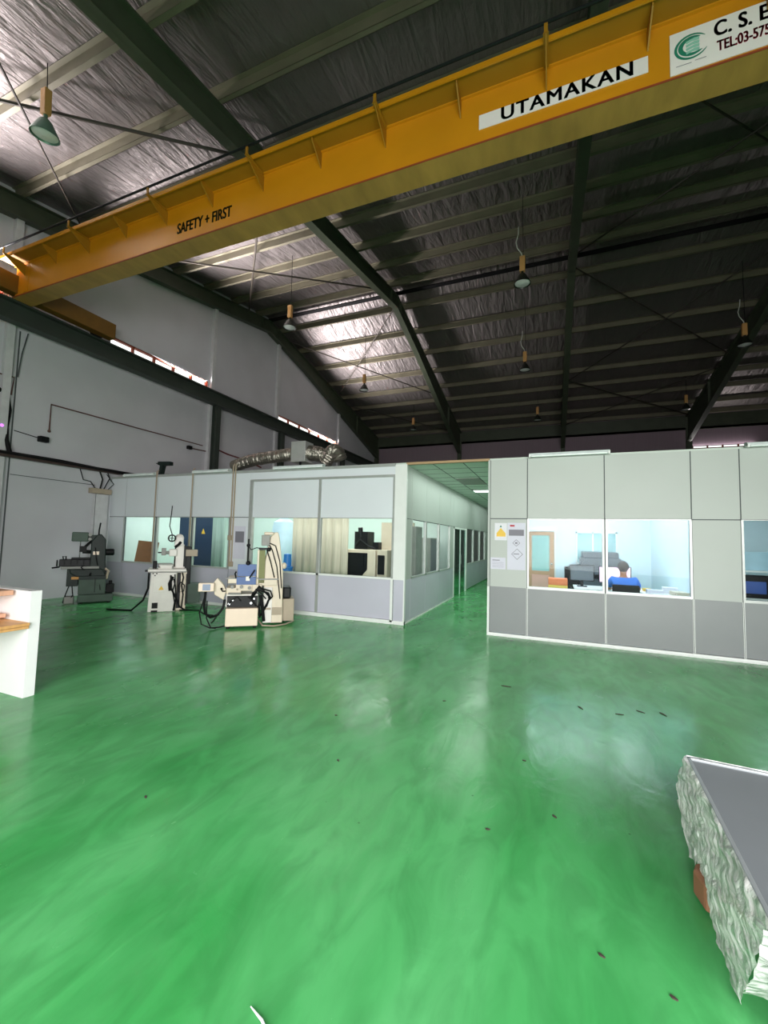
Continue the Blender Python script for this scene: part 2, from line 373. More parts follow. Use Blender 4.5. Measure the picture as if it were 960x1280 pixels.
brace((6.7, 21.4), (.7, 26.0), 'lower diagonal brace of the centre right bay near the far eave, falling left', .02)
brace((1.0, 7.0), (6.7, 13.2), 'diagonal brace just under the crane girder at the right edge')
brace((6.7, 6.4), (.7, 13.6), 'diagonal brace rising under the crane sign board toward the right')

# ---------------------------------------------------------------- crane runway on the left wall
t = thing('crane_rail', 'dark green runway beam carrying the yellow crane along the left wall', 'crane rail', (0, 0, 0))
MB().box((-11.16, YN+.2, 6.32), (-11.14, YB-.2, 6.74)).build('beam_web', M['crane_rail'], t)
MB().box((-11.255, YN+.2, 6.29), (-11.0, YB-.2, 6.32)).box((-11.255, YN+.2, 6.72), (-11.0, YB-.2, 6.75)).build('beam_flange', M['crane_rail'], t)
MB().box((-11.19, YN+.2, 6.75), (-11.11, YB-.2, 6.81)).build('rail_head', M['mdark'], t)
for y, lb in ((11.25, 'dark steel column under the runway beam above the left partition'), (15.1, 'dark steel column under the runway beam behind the foil duct'), (20.9, 'dark steel column carrying the far end of the runway beam')):
    z0 = 3.3 if y != 5.35 else 5.6
    b = MB().box((-11.26, y-.1, 0 if z0 == 3.3 else z0), (-11.24, y+.1, 6.29)).box((-11.06, y-.1, 0 if z0 == 3.3 else z0), (-11.04, y+.1, 6.29)).box((-11.25, y-.006, 0 if z0 == 3.3 else z0), (-11.05, y+.006, 6.29))
    if z0 != 3.3: b.box((-11.5, y-.1, 5.6), (-11.04, y+.1, 5.66))
    tag(b.build('steel_column', M['crane_rail']), lb, 'column', 'columns of the crane runway')

# ---------------------------------------------------------------- overhead crane
YG = 5.05; zb, zt = 6.78, 7.48; XG0, XG1 = -11.0, 11.0
t = thing('overhead_crane', 'yellow orange overhead bridge crane girder spanning the hall below the roof', 'crane', (0, 0, 0))
MB().box((XG0+.05, YG, zb), (XG1, YG+.02, zt)).box((XG0+.05, YG+.28, zb), (XG1, YG+.3, zt)).build('girder_web', M['orange'], t)
fl = MB().box((XG0, YG-.02, zb-.02), (XG1, YG+.35, zb)).build('bottom_flange', M['olive'], t); fl['label'] = 'stained olive underside flange'
MB().box((XG0, YG-.024, zb-.022), (XG1, YG-.02, zb+.002)).box((XG0+.1, YG-.0085, zb), (XG1, YG, zb+.008)).build('weld_line', M['rust'], t)
MB().box((XG0, YG-.30, zt), (XG1, YG+.5, zt+.015)).build('walkway_plate', M['orange_shade'], t)
MB().box((XG0, YG-.32, zt-.035), (XG1, YG-.30, zt+.03)).box((XG0, YG-.03, zt-.02), (XG1, YG, zt)).build('edge_lip', M['orange'], t)
for i in range(12):
    x = 1.0 + 2.11*(i-6)
    if x > 10.9 or x < -10.9: continue
    g = MB().prism([(YG, zt-.26), (YG, zt), (YG-.29, zt), (YG-.27, zt-.05)], x-.008, x+.008, 'X').build('gusset', M['orange_shade'], t)
for i in range(10):
    x = -.06 + 2.11*(i-5)
    b = MB().box((x-.03, YG-.42, zt-.05), (x+.03, YG-.05, zt-.035)).prism([(YG, zt-.30), (YG, zt-.05), (YG-.42, zt-.035), (YG-.42, zt-.05)], x-.006, x+.006, 'X').box((x-.02, YG-.42, zt-.05), (x+.02, YG-.40, zt+.1))
    b.build('cable_bracket', M['orange_shade'], t)
MB().tube([(XG0, YG-.41, zt+.09), (XG1, YG-.41, zt+.09)], .018, 8).build('cable_pipe', M['mdark'], t, smooth=True)
e = MB().box((-11.1, 3.0, 6.84), (-10.85, 7.25, 7.24)).build('end_carriage', mat('dark_ocher', '6e4c14', .5, var=.1), t, bevel=.01); e['label'] = 'dark ochre end truck riding on the rail'
for y in (3.3, 6.95): MB().lathe([(0.0, -.05), (.16, -.05), (.16, -.03), (.13, -.03), (.13, .03), (.16, .03), (.16, .05), (0, .05)], 20, (-11.15, y, 6.94), 'X').build('wheel', M['mdark'], t)
b = MB()
for z in (6.9, 6.98, 7.06, 7.14): b.lathe([(0, 0), (.016, 0), (.016, .015), (0, .015)], 6, (-10.55, YG-.015, z), 'Y')
b.box((-10.62, YG-.012, 6.82), (-10.48, YG, 7.4)); b.build('bolted_splice', M['orange'], t)
s = MB().box((-.868, YG-.012, 6.962), (1.0, YG-.004, 7.157)).build('name_board', M['signwhite'], t); s['label'] = 'white board reading UTAMAKAN'
text('lettering', 'UTAMAKAN', M['ink_green'], .245, (-.60, YG-.0145, 6.985), R90, s, xs=1.0, bold=.007, space=1.13)
s2 = MB().box((1.205, YG-.012, 6.815), (3.2, YG-.004, 7.30)).build('maker_board', M['signwhite'], t); s2['label'] = 'white board reading C. S. EQ over TEL: 03-575 881 with a green swirl mark'
text('lettering', 'C. S. EQ', M['ink_black'], .235, (1.60, YG-.0145, 7.10), R90, s2, xs=.70, bold=.009, space=1.05)
text('telephone_number', 'TEL:03-575 881', M['ink_red'], .165, (1.625, YG-.0145, 6.925), R90, s2, xs=.58, bold=.006)
b = MB()
def arc(cx, cz, ra, rb, a0, a1, w, n=26):
    pts = []
    for i in range(n+1):
        a = math.radians(a0 + (a1-a0)*i/n); pts.append((cx+ra*math.cos(a), cz+rb*math.sin(a)))
    inn = [(cx+(ra-w*max(0,math.sin(PI*i/n))**.5-.004)*math.cos(math.radians(a0+(a1-a0)*i/n)), cz+(rb-w*max(0,math.sin(PI*i/n))**.5-.004)*math.sin(math.radians(a0+(a1-a0)*i/n))) for i in range(n+1)]
    for i in range(n):
        q = [b.bm.verts.new((p[0], YG-.0145, p[1])) for p in (pts[i], pts[i+1], inn[i+1], inn[i])]; b.bm.faces.new(q)
arc(1.40, 7.085, .155, .145, 35, 335, .022); arc(1.405, 7.09, .125, .112, 50, 320, .04)
b.build('swirl_mark', M['logo'], s2)
b = MB()
for i in range(4):
    z = 7.155-.04*i; b.prism([(1.35, z), (1.43, z+.02), (1.475, z+.012), (1.47, z-.02), (1.41, z-.014), (1.355, z-.03)], YG-.0150, YG-.0145, 'Y')
b.build('swirl_core', M['logo_light'], s2)
MB().box((1.26, YG-.0148, 6.895), (1.40, YG-.0145, 6.902)).box((1.43, YG-.0148, 6.905), (1.53, YG-.0145, 6.912)).build('small_print', M['ink_grey'], s2)
text('safety_lettering', 'SAFETY + FIRST', M['ink_green'], .27, (-6.13, YG-.004, 6.95), R90, t, xs=.66, bold=.010)

# ---------------------------------------------------------------- high bay lamps
def lamp(domemat):
    t = thing('pendant_lamp', '', 'lamp')
    prof = [(.035, .26), (.06, .25), (.09, .22), (.13, .14), (.185, .04), (.2, 0), (.195, 0), (.18, .03), (.12, .13), (.08, .2), (.03, .22)]
    MB().lathe(prof, 28).build('dome', domemat, t, smooth=True)
    MB().lathe([(.175, .022), (.13, .012), (.06, .004), (.0005, .0)], 24).build('lens', M['lens'], t, smooth=True)
    MB().box((-.065, -.05, .32), (.065, .05, .70)).build('ballast_box', M['ballast'], t, bevel=.008)
    MB().tube([(0, 0, .24), (0, 0, .33)], .03, 10).build('neck', M['dome'], t, smooth=True)
    return t
L0 = lamp(M['dome']); LG = copy_tree(L0)
for c in LG.children:
    if c.name.startswith('dome') or c.name.startswith('neck'):
        c.data = c.data.copy(); c.data.materials[0] = M['domegreen']
lamps = [(LG, -7.55, 3.69, 8.0, 'green dome pendant lamp in the top left corner above the crane', 0),
 (L0, -7.38, 10.16, 8.0, 'black dome lamp hanging before the silver roof foil, larger of the pair', 0),
 (None, -7.44, 15.69, 8.0, 'black dome lamp hanging lower over the silver foil at a brace crossing', 0),
 (None, -7.42, 22.4, 8.0, 'smallest dome lamp, low over the left partition near the far eave', 0),
 (None, -.67, 10.26, 8.0, 'dome lamp on a wavy white cord, largest in the middle row', 1),
 (None, -.92, 15.65, 8.0, 'second dome lamp of the middle row, with bright orange ballast', 1),
 (None, -.69, 22.4, 8.0, 'far dome lamp of the middle row just above the right partition', 0),
 (None, 5.58, 15.8, 8.0, 'dome lamp by the right edge of the photo on a white cord', 1),
 (None, 5.75, 22.6, 8.0, 'far dome lamp at the right beside the rafter over the office', 0)]
for (o, x, y, z, lb, wavy) in lamps:
    o = o or copy_tree(L0); o.location = (x, y, z); tag(o, lb, 'lamp', 'pendant lamps under the roof')
    h = zr(y)+.05 - z
    if wavy:
        P = [(0, 0, .68), (-.02, 0, .78), (-.12, 0, .95), (-.15, 0, 1.1), (-.10, 0, 1.3), (-.09, 0, 1.5)]
        MB().tube(P, .012, 6).build('cord', M['cord'], o, smooth=True)
    MB().tube([(.02, 0, .69), (.0, 0, h)], .008, 6).build('hanger', M['mdark'], o)
LG.rotation_euler = (.10, .12, 0)

# ---------------------------------------------------------------- partitions
YF = 7.83; ZG, ZM, ZT = .876, 2.11, 3.2
def front(name, xs, lo, cells, y0=YF, up_m=None):
    """xs joints; cells: 'w' window column or 'p' solid"""
    b = MB(); g = MB(); j = MB()
    for (xa, xb), c in zip(zip(xs, xs[1:]), cells):
        e = .008
        b.box((xa+e, y0, ZM+e), (xb-e, y0+.05, ZT))
        if c == 'p': b.box((xa+e, y0, ZG), (xb-e, y0+.05, ZM-e))
        g.box((xa+e, y0, .06), (xb-e, y0+.05, ZG))
        j.box((xa-e, y0+.008, 0.02), (xa+e, y0+.045, ZT))
        j.box((xa, y0+.008, ZM-e), (xb, y0+.045, ZM+e))
    o = struct(b.build('wall_'+name, up_m or M['panel_up']))
    g.build('lower_panels', lo, o); j.build('joints', M['joint'], o)
    return o
wn = [k]
def window(xa, xb, za=ZG+.035, zb=ZM-.01, y=YF, fr=.03, mf=None):
    b = MB().box((xa, y-.006, za-.04), (xb, y+.056, za)).box((xa, y-.004, zb), (xb, y+.054, zb+.012)).box((xa, y-.006, za), (xa+fr, y+.056, zb)).box((xb-fr, y-.006, za), (xb, y+.056, zb))
    o = struct(b.build('window_%d' % wn[0], mf or M['alu'])); wn[0] += 1
    box('pane', M['glass'], (xa+fr, y+.03, za), (xb-fr, y+.036, zb), o); return o
# right block
xs = [-1.06, -.41, .82, 2.03, 2.65, 3.87, 5.09, 6.31, 7.5, 9.0]
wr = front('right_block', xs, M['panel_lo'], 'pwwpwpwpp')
for a, c in ((-.41, .81), (.83, 2.03), (2.65, 3.86), (5.1, 6.3)): window(a, c)
b = MB()
for x in xs[1:]: b.box((x-.012, YF-.012, .05), (x-.004, YF, ZG)).box((x+.004, YF-.012, .05), (x+.012, YF, ZG))
b.build('joint_trim', M['alu_w'], wr)
def base(name, a, c, m=M['alu_w']):
    return struct(box(name, m, a, c))
base('baseboard_right_block', (-1.1, YF-.02, 0), (9.0, YF+.06, .05))
base('baseboard_right_block_sill', (-1.1, YF-.045, 0), (9.0, YF-.02, .015))
struct(box('trim_20', M['alu_w'], (-1.1, YF-.012, 0), (-1.062, YF+.062, .87))); struct(box('trim_21', M['panel_up'], (-1.1, YF-.004, .87), (-1.062, YF+.062, ZT)))
struct(box('wall_corridor_right', M['panel_up'], (-1.1, YF+.06, 0), (-1.05, 20, ZT)))
# left block
xs = [-11.45, -10.83, -9.65, -8.39, -7.15, -6.6]
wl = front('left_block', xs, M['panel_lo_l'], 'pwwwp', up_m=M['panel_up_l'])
for a, c in ((-10.86, -9.70), (-9.61, -8.44), (-8.34, -7.17)): window(a, c)
# framed bay with two wide windows
b = MB().box((-6.6, YF, 2.99), (-2.95, YF+.05, ZT)).box((-6.52, YF+.012, ZM), (-4.73, YF+.05, 2.95)).box((-4.67, YF+.012, ZM), (-2.99, YF+.05, 2.95))
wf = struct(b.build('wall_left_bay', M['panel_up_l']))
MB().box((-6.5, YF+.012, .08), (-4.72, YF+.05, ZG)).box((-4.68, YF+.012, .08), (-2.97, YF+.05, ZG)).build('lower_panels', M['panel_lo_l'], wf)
MB().box((-6.60, YF-.02, .0), (-6.51, YF+.05, 2.96)).box((-6.60, YF-.02, 2.95), (-2.95, YF+.05, 3.0)).box((-4.73, YF-.012, .05), (-4.67, YF+.05, 2.95)).box((-2.99, YF-.012, .86), (-2.95, YF+.05, 2.95)).build('bay_frame', M['alu'], wf)
MB().box((-6.51, YF-.012, ZG-.005), (-2.97, YF+.05, ZG+.035)).box((-3.0, YF-.02, .04), (-2.95, YF+.05, .9)).box((-6.5, YF-.02, 0), (-2.95, YF+.05, .075)).build('white_sill', M['alu_w'], wf)
window(-6.51, -4.73, y=YF+.01, fr=.012); window(-4.67, -2.99, y=YF+.01, fr=.012)
# corner post
b = MB().box((-2.95, YF-.01, ZG), (-2.70, YF+.055, ZT)); cp = struct(b.build('trim_22', M['alu_w']))
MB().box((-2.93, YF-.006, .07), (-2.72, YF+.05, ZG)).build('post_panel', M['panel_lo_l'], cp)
MB().box((-2.725, YF-.012, .0), (-2.70, YF+.055, ZG)).box((-2.95, YF-.014, 0), (-2.70, YF+.055, .07)).build('post_edge', M['alu_w'], cp)
base('baseboard_left_block', (-11.45, YF-.015, 0), (-6.6, YF+.05, .06))
struct(box('trim_23', M['alu'], (-11.45, YF-.01, ZT-.035), (-2.95, YF+.06, ZT+.03)))
# corridor left wall (X = -2.73)
X0 = -2.73
cells = [(7.9, 8.28, 'p'), (8.28, 9.38, 'w'), (9.38, 10.6, 'w'), (10.6, 11.85, 'w'), (11.85, 12.3, 'p'), (12.3, 14.35, 'd'), (14.35, 15.7, 'w'), (15.7, 17.2, 'w'), (17.2, 18.6, 'w'), (18.6, 20, 'p')]
b = MB(); g = MB(); j = MB()
for ya, yb, c in cells:
    b.box((X0-.05, ya+.006, ZM+.006), (X0, yb-.006, ZT))
    if c == 'p': b.box((X0-.05, ya+.006, ZG), (X0, yb-.006, ZM-.006))
    if c != 'd': g.box((X0-.05, ya+.005, .04), (X0, yb-.005, ZG))
    j.box((X0-.045, ya-.006, .02 if c != 'd' else ZM), (X0-.006, ya+.006, ZT))
j.box((X0-.045, 7.9, ZM-.006), (X0-.004, 20, ZM+.006))
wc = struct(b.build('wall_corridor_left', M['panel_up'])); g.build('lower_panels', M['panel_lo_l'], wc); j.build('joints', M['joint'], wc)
for ya, yb, c in cells:
    if c == 'w':
        b = MB().box((X0-.056, ya, ZG), (X0+.006, yb, ZG+.03)).box((X0-.056, ya, ZG), (X0+.006, ya+.05, ZM)).box((X0-.056, yb-.05, ZG), (X0+.006, yb, ZM))
        o = struct(b.build('window_%d' % wn[0], M['alu'])); wn[0] += 1
        box('pane', M['glass'], (X0-.03, ya+.05, ZG+.03), (X0-.024, yb-.05, ZM-.01), o)
b = MB().box((X0-.04, 12.36, .0), (X0+.005, 12.44, ZM)).box((X0-.04, 14.2, 0), (X0+.02, 14.32, ZM)).box((X0-.04, 12.36, ZM-.06), (X0+.005, 14.3, ZM)).box((X0-.03, 13.3, 0), (X0, 13.36, ZM-.06))
d = struct(b.build('door_1', M['alu_w'])); box('glass_leaf', M['glass_teal'], (X0-.02, 12.44, .02), (X0-.012, 14.2, ZM-.06), d); MB().tube([(X0+.03, 13.28, .95), (X0+.03, 13.28, 1.25)], .012).build('door_handle', M['chrome'], d)
struct(box('baseboard_corridor', M['alu_w'], (X0, 7.9, 0), (X0+.015, 12.3, .035)))
struct(box('wall_corridor_end', M['panel_up'], (-2.8, 20, 0), (-1.0, 20.05, ZT)))
# corridor ceiling tiles
b = MB().box((-2.78, YF+.05, ZT), (-1.05, 20, ZT+.04)); cc = struct(b.build('ceiling_corridor', M['tile']))
b = MB()
for i in range(21): b.box((-2.73, YF+.1+i*.6, ZT-.004), (-1.1, YF+.115+i*.6, ZT+.001))
for x in (-2.2, -1.6): b.box((x-.008, YF+.06, ZT-.004), (x+.008, 20, ZT+.001))
b.build('tile_grid', M['joint'], cc)
struct(box('trim_24', M['tanstrip'], (-2.72, YF-.0, ZT-.01), (-1.08, YF+.06, ZT+.035)))
box('return_grille', M['mgrey'], (-2.19, 9.95, ZT-.015), (-1.61, 11.05, ZT-.001), cc)
def ceiling_light(lb, x0, y0, x1, y1, z, grp='ceiling lights of the partition rooms'):
    t = thing('ceiling_light', lb, 'light', ((x0+x1)/2, (y0+y1)/2, z), group=grp)
    dx, dy = (x1-x0)/2, (y1-y0)/2
    b = MB().box((-dx, -dy, -.03), (dx, -dy+.03, 0)).box((-dx, dy-.03, -.03), (dx, dy, 0)).box((-dx, -dy, -.03), (-dx+.03, dy, 0)).box((dx-.03, -dy, -.03), (dx, dy, 0)); b.build('frame', M['alu_w'], t)
    MB().box((-dx+.03, -dy+.03, -.02), (dx-.03, dy-.03, -.005)).build('diffuser', M['tube'], t)
ceiling_light('lit square ceiling panel in the corridor ceiling, nearer one', -2.18, 12.2, -1.62, 12.75, ZT, 'corridor ceiling panels')
ceiling_light('lit square ceiling panel deep in the corridor ceiling', -2.18, 16.2, -1.62, 16.8, ZT, 'corridor ceiling panels')

# rooms behind the partitions
struct(box('ceiling_left_block', M['tile'], (XL, YF+.05, ZT+.0), (-2.78, 20, ZT+.04)))
struct(box('ceiling_right_block', M['tile'], (-1.05, YF+.05, ZT+.0), (9, 13.6, ZT+.04)))
struct(box('wall_left_room_back', M['teal_wall'], (XL, 12.6, 0), (-2.8, 12.65, ZT)))
struct(box('wall_left_room_side', M['teal_wall'], (XL, YF+.08, 0), (XL+.03, 12.6, ZT)))
struct(box('wall_office_back', M['office_wall'], (-1.05, 12.5, 0), (9, 12.55, ZT)))
struct(box('wall_office_side', M['office_wall'], (2.36, YF+.06, 0), (2.41, 12.5, ZT)))
struct(box('wall_office_left', M['office_wall'], (-1.05, YF+.06, 0), (-1.03, 12.5, ZT)))
struct(box('wall_right_room_end', M['office_wall'], (9, YF, 0), (9.05, 12.6, ZT)))
for i, (lb, x0, y0, x1, y1) in enumerate((('office ceiling light nearer the front windows', .2, 8.9, 1.6, 9.2), ('office ceiling light nearer the back wall', .2, 11.0, 1.6, 11.3), ('ceiling light behind the leftmost partition windows', -9.8, 9.6, -8.4, 9.9), ('ceiling light behind the wide left windows', -5.8, 9.8, -4.4, 10.1), ('ceiling light in the dim room behind the far right window', 3.6, 10.4, 4.8, 10.7))):
    ceiling_light(lb, x0, y0, x1, y1, ZT)

# batten lights on partition tops
def batten(x0, x1, lb):
    t = thing('batten_light', lb, 'light fitting', ((x0+x1)/2, YF-.04, ZT+.02), group='fluorescent battens along the partition tops')
    h = (x1-x0)/2
    MB().prism([(-.07, .0), (-.06, .05), (.03, .07), (.06, .06), (.06, .0)], -h, h, 'X').build('housing', M['batten'], t, bevel=.004)
    MB().tube([(-h+.04, -.06, -.0), (h-.04, -.06, -.0)], .018, 10).build('tube', M['battentube'], t, smooth=True)
    MB().box((-h, -.08, -.02), (-h+.03, -.03, .03)).box((h-.03, -.08, -.02), (h, -.03, .03)).build('lamp_holder', M['alu_w'], t)
batten(-.38, .9, 'white fluorescent batten on top of the right partition above the first window')
batten(2.72, 3.95, 'white fluorescent batten on the partition top at the right photo edge')
batten(-5.9, -4.6, 'white fluorescent batten over the wide window below the foil duct')
batten(-8.35, -7.2, 'white batten on the left partition top beside the tan conduit')
batten(-10.85, -9.7, 'white batten at the far left end of the partition top')

# notices taped on the right partition
def notice(x0, z0, x1, z1, lb, m=M['paper'], y=YF-.002):
    t = thing('notice_sheet', lb, 'notice', ((x0+x1)/2, y, (z0+z1)/2), group='paper notices beside the office window')
    w, h = (x1-x0)/2, (z1-z0)/2
    MB().box((-w, -.0015, -h), (w, .0015, h)).build('sheet', m, t); return t, w, h
t, w, h = notice(-.975, 1.715, -.76, 2.03, 'white safety notice with a yellow warning triangle, upper left sheet by the office window')
MB().prism([(-.075, -.09), (.085, -.09), (.085, -.03), (.0, .07), (-.075, -.03)], -.003, -.002).build('warning_triangle', M['yellow'], t)
MB().prism([(-.02, .08), (.02, .08), (.0, .12)], -.003, -.002).build('small_symbol', M['logo'], t)
t, w, h = notice(-.752, 1.19, -.44, 2.035, 'long pale notice with hazard diamonds taped left of the office window', M['paper2'])
MB().box((-.11, -.003, .355), (-.03, -.002, .385)).build('red_mark', M['ink_red'], t)
b = MB()
def dia(cx, cz, r, w_=.008):
    P = [(cx, cz+r), (cx+r, cz), (cx, cz-r), (cx-r, cz)]
    for i in range(4):
        a, c = P[i], P[(i+1) % 4]; q = [(a[0]*(1-s)+cx*s, a[1]*(1-s)+cz*s) for s in (0,)][0]
        b.prism([a, c, (c[0]+(cx-c[0])*w_/r*1.4, c[1]+(cz-c[1])*w_/r*1.4), (a[0]+(cx-a[0])*w_/r*1.4, a[1]+(cz-a[1])*w_/r*1.4)], -.003, -.002)
dia(-.0, .06, .065); dia(.015, -.14, .10); b.box((-.02, -.003, .045), (.02, -.002, .075)).box((-.05, -.003, -.145), (.05, -.002, -.13)).box((-.07, -.003, .22), (-.045, -.002, .27)); b.build('hazard_diamond', M['ink_grey'], t)
MB().box((-.13, -.0028, .19), (.13, -.0022, .3)).build('grey_band', M['ink_grey'], t)
t, w, h = notice(-1.045, 1.19, -.78, 1.4, 'small text notice at the lower left of the partition notices', M['paper2'])
b = MB().box((-.1, -.003, .05), (.03, -.002, .065))
for i in range(4): b.box((-.1, -.003, .015-.028*i), (.1, -.002, .019-.028*i))
b.build('text_lines', M['ink_grey'], t)
t, w, h = notice(-7.02, 1.13, -6.68, 1.9, 'pale sheet taped on the narrow left panel above the grinding machine', M['paper2'])
MB().box((-.13, -.003, 0), (.13, -.002, .26)).build('grey_picture', M['ink_grey'], t)

# tan conduits on the left partition
def conduit(x, z0, z1, lb, boxz=None, dx=.0):
    t = thing('conduit', lb, 'conduit', (x, YF-.02, z0), group='tan conduits down the left partition')
    MB().tube([(0, 0, 0), (0, 0, z1-z0), (0, .05, z1-z0+.05)], .017, 8).build('pipe', M['tan'], t, smooth=True)
    if boxz: MB().box((-.05, -.04, boxz-z0-.06), (.05, .01, boxz-z0+.06)).build('switch_box', M['tan'], t, bevel=.006)
conduit(-9.68, .9, 3.3, 'tan conduit between the first two left partition windows')
conduit(-8.41, .9, 3.3, 'tan conduit between the second and third left partition windows')
conduit(-7.12, .95, 3.35, 'tan conduit with switch boxes beneath the end of the foil duct', 1.62)
conduit(-7.05, 1.0, 3.35, 'second tan conduit ending in a socket box beside the beige machine', 1.0)

# foil duct on the left block roof
t = thing('foil_duct', 'silver foil ventilation duct lying on top of the left partition room', 'duct', (0, 8.5, .06))
def corr(P, r0, amp, nseg, name, parent):
    pts = []; rad = []
    V = [Vector(p) for p in P]; L = [0]
    for a, c in zip(V, V[1:]): L.append(L[-1]+(c-a).length)
    for i in range(nseg+1):
        s = L[-1]*i/nseg; k_ = max(j for j in range(len(L)-1) if L[j] <= s+1e-9); u_ = (s-L[k_])/(L[k_+1]-L[k_])
        pts.append(V[k_].lerp(V[k_+1], u_)); rad.append(r0*(1+amp*(i % 2)) + rnd.uniform(-.006, .006))
    return MB().tube(pts, r0, 16, radii=rad).build(name, M['duct'], parent, smooth=False)
corr([(-7.75, 0, 3.42), (-7.45, 0, 3.5), (-7.0, 0, 3.58), (-6.4, 0, 3.62), (-5.83, 0, 3.66)], .15, .07, 60, 'hose', t)
corr([(-5.45, 0, 3.66), (-5.2, 0, 3.62), (-4.95, 0, 3.55)], .17, .08, 24, 'hose', t)
corr([(-5.0, 0, 3.4), (-4.85, -.05, 3.55), (-4.75, -.1, 3.66), (-4.62, -.1, 3.62), (-4.55, -.05, 3.42)], .15, .14, 20, 'hose', t)
MB().box((-5.85, -.18, 3.42), (-5.45, .18, 3.92)).build('junction_box', M['ductbox'], t, bevel=.01)
MB().box((-5.62, -.16, 3.22), (-5.58, -.12, 3.45)).box((-7.8, -.1, 3.2), (-4.5, .1, 3.26)).build('support_bar', M['mdark'], t)
MB().lathe([(0, 0), (.05, 0), (.05, .02), (0, .02)], 12, (-6.9, -.14, 3.58), 'Y').build('damper_knob', M['alu_w'], t)

# dark green clamp on the partition top
t = thing('bench_vice', 'small dark green vice standing on top of the left partition', 'vice', (-9.85, 8.2, ZT+.04))
MB().prism([(-.22, 0), (.2, 0), (.2, .06), (-.1, .06), (-.04, .3), (.22, .3), (.22, .4), (-.24, .42), (-.26, .34), (-.16, .3), (-.2, .06)], -.06, .06).build('body', M['mgreen_d'], t, bevel=.012)
MB().tube([(-.24, -.1, .36), (-.24, .1, .36)], .012).build('handle', M['mdark'], t)

# ---------------------------------------------------------------- left wall services
t = thing('cable_tray', 'dark brown cable tray running along the left wall above head height', 'cable tray', (XL+.2, 0, 0))
MB().box((-.06, YN+.3, 3.30), (.06, 7.9, 3.36)).box((-.06, YN+.3, 3.30), (-.05, 7.9, 3.42)).build('tray', M['pipe'], t)
MB().tube([(0, YN+.3, 3.42), (0, 5, 3.40), (0, 6.4, 3.41), (0, 7.5, 3.37), (.1, 8.6, 3.36)], .035).tube([(.04, YN+.3, 3.40), (.05, 6, 3.38), (.04, 8.3, 3.33)], .03).build('cables', M['black'], t, smooth=True)
t = thing('junction_box', 'yellowish wall box with looping cables beside the left partition corner', 'junction box', (XL+.08, 7.5, 2.71))
MB().box((-.07, -.26, 0), (.08, .28, .14)).build('box_body', M['tan'], t, bevel=.008)
MB().tube([(0, .0, .14), (.05, .02, .4), (.08, -.1, .62)], .018).tube([(0, .1, .14), (.1, .18, .45), (.1, .1, .62)], .014).tube([(.02, -.15, .14), (.06, -.3, .3), (.08, -.5, .32), (.08, -.6, .6)], .012).tube([(.03, .2, .14), (.1, .3, .3), (.08, .1, .55)], .012).build('cable_loop', M['black'], t, smooth=True)
t = thing('hanging_cable', 'thick black cable dropping down the left wall with a small magenta light', 'cable', (XL+.05, 0, 0))
MB().tube([(0, 4.6, 4.95), (0, 5.05, 4.86), (0, 5.3, 4.72), (0, 5.36, 4.4), (0, 5.33, 4.0), (.05, 5.33, 3.7), (.12, 5.38, 3.42)], .045, 10).build('cable', M['black'], t, smooth=True)
MB().tube([(0, 4.2, 5.12), (0, 5.40, 5.17), (0, 5.37, 4.75)], .015).build('rusty_elbow', M['rustpipe'], t, smooth=True)
MB().ball((.06, 5.22, 4.0), .035).build('indicator_lamp', M['magenta'], t, smooth=True)
MB().box((-.02, 5.12, 4.06), (.06, 5.24, 4.2)).build('small_socket', M['tan'], t)
t = thing('wall_pipe', 'thin rusty pipe turning down at a right angle on the left wall', 'pipe', (XL+.03, 0, 0))
MB().tube([(0, 6.2, 4.12), (0, 6.2, 4.79), (0, 8.5, 4.80), (0, 11.0, 4.82)], .017).build('pipe_run', M['rustpipe'], t, smooth=True)
MB().ball((0, 6.2, 4.12), .035).build('end_cap', M['rustpipe'], t)
t = thing('wall_floodlight', 'small black floodlight on a short arm on the left wall', 'floodlight', (XL+.02, 6.0, 3.9))
MB().tube([(0, -.5, .06), (0, 0, 0)], .01).build('arm', M['black'], t)
MB().box((-.02, -.03, -.09), (.12, .17, .05)).build('lamp_head', M['black'], t, bevel=.02)
t = thing('wall_camera', 'small dark camera on a stub arm beside the runway column', 'camera', (XL+.03, 10.4, 4.62))
MB().box((-.02, -.08, -.06), (.1, .08, .06)).build('housing', M['black'], t, bevel=.02)
MB().tube([(0, .05, 0), (0, .75, .03)], .02).build('arm', M['rustpipe'], t)
t = thing('red_hose', 'dark red hose sagging from the runway column toward the foil duct', 'hose', (XL+.06, 0, 0))
MB().tube([(0, 11.35, 4.86), (0, 12.2, 4.75), (.1, 13.1, 4.68), (.3, 13.8, 4.5)], .03).build('hose_run', M['redhose'], t, smooth=True)
tag(MB().tube([(XL+.04, 5.6, 6.3), (XL+.04, 5.55, 6.0), (XL+.06, 5.5, 5.75), (XL+.04, 5.47, 5.2)], .012).build('thin_cable', M['joint'], smooth=True), 'thin dark cable trailing from the runway beam down the left wall joint', 'cable')

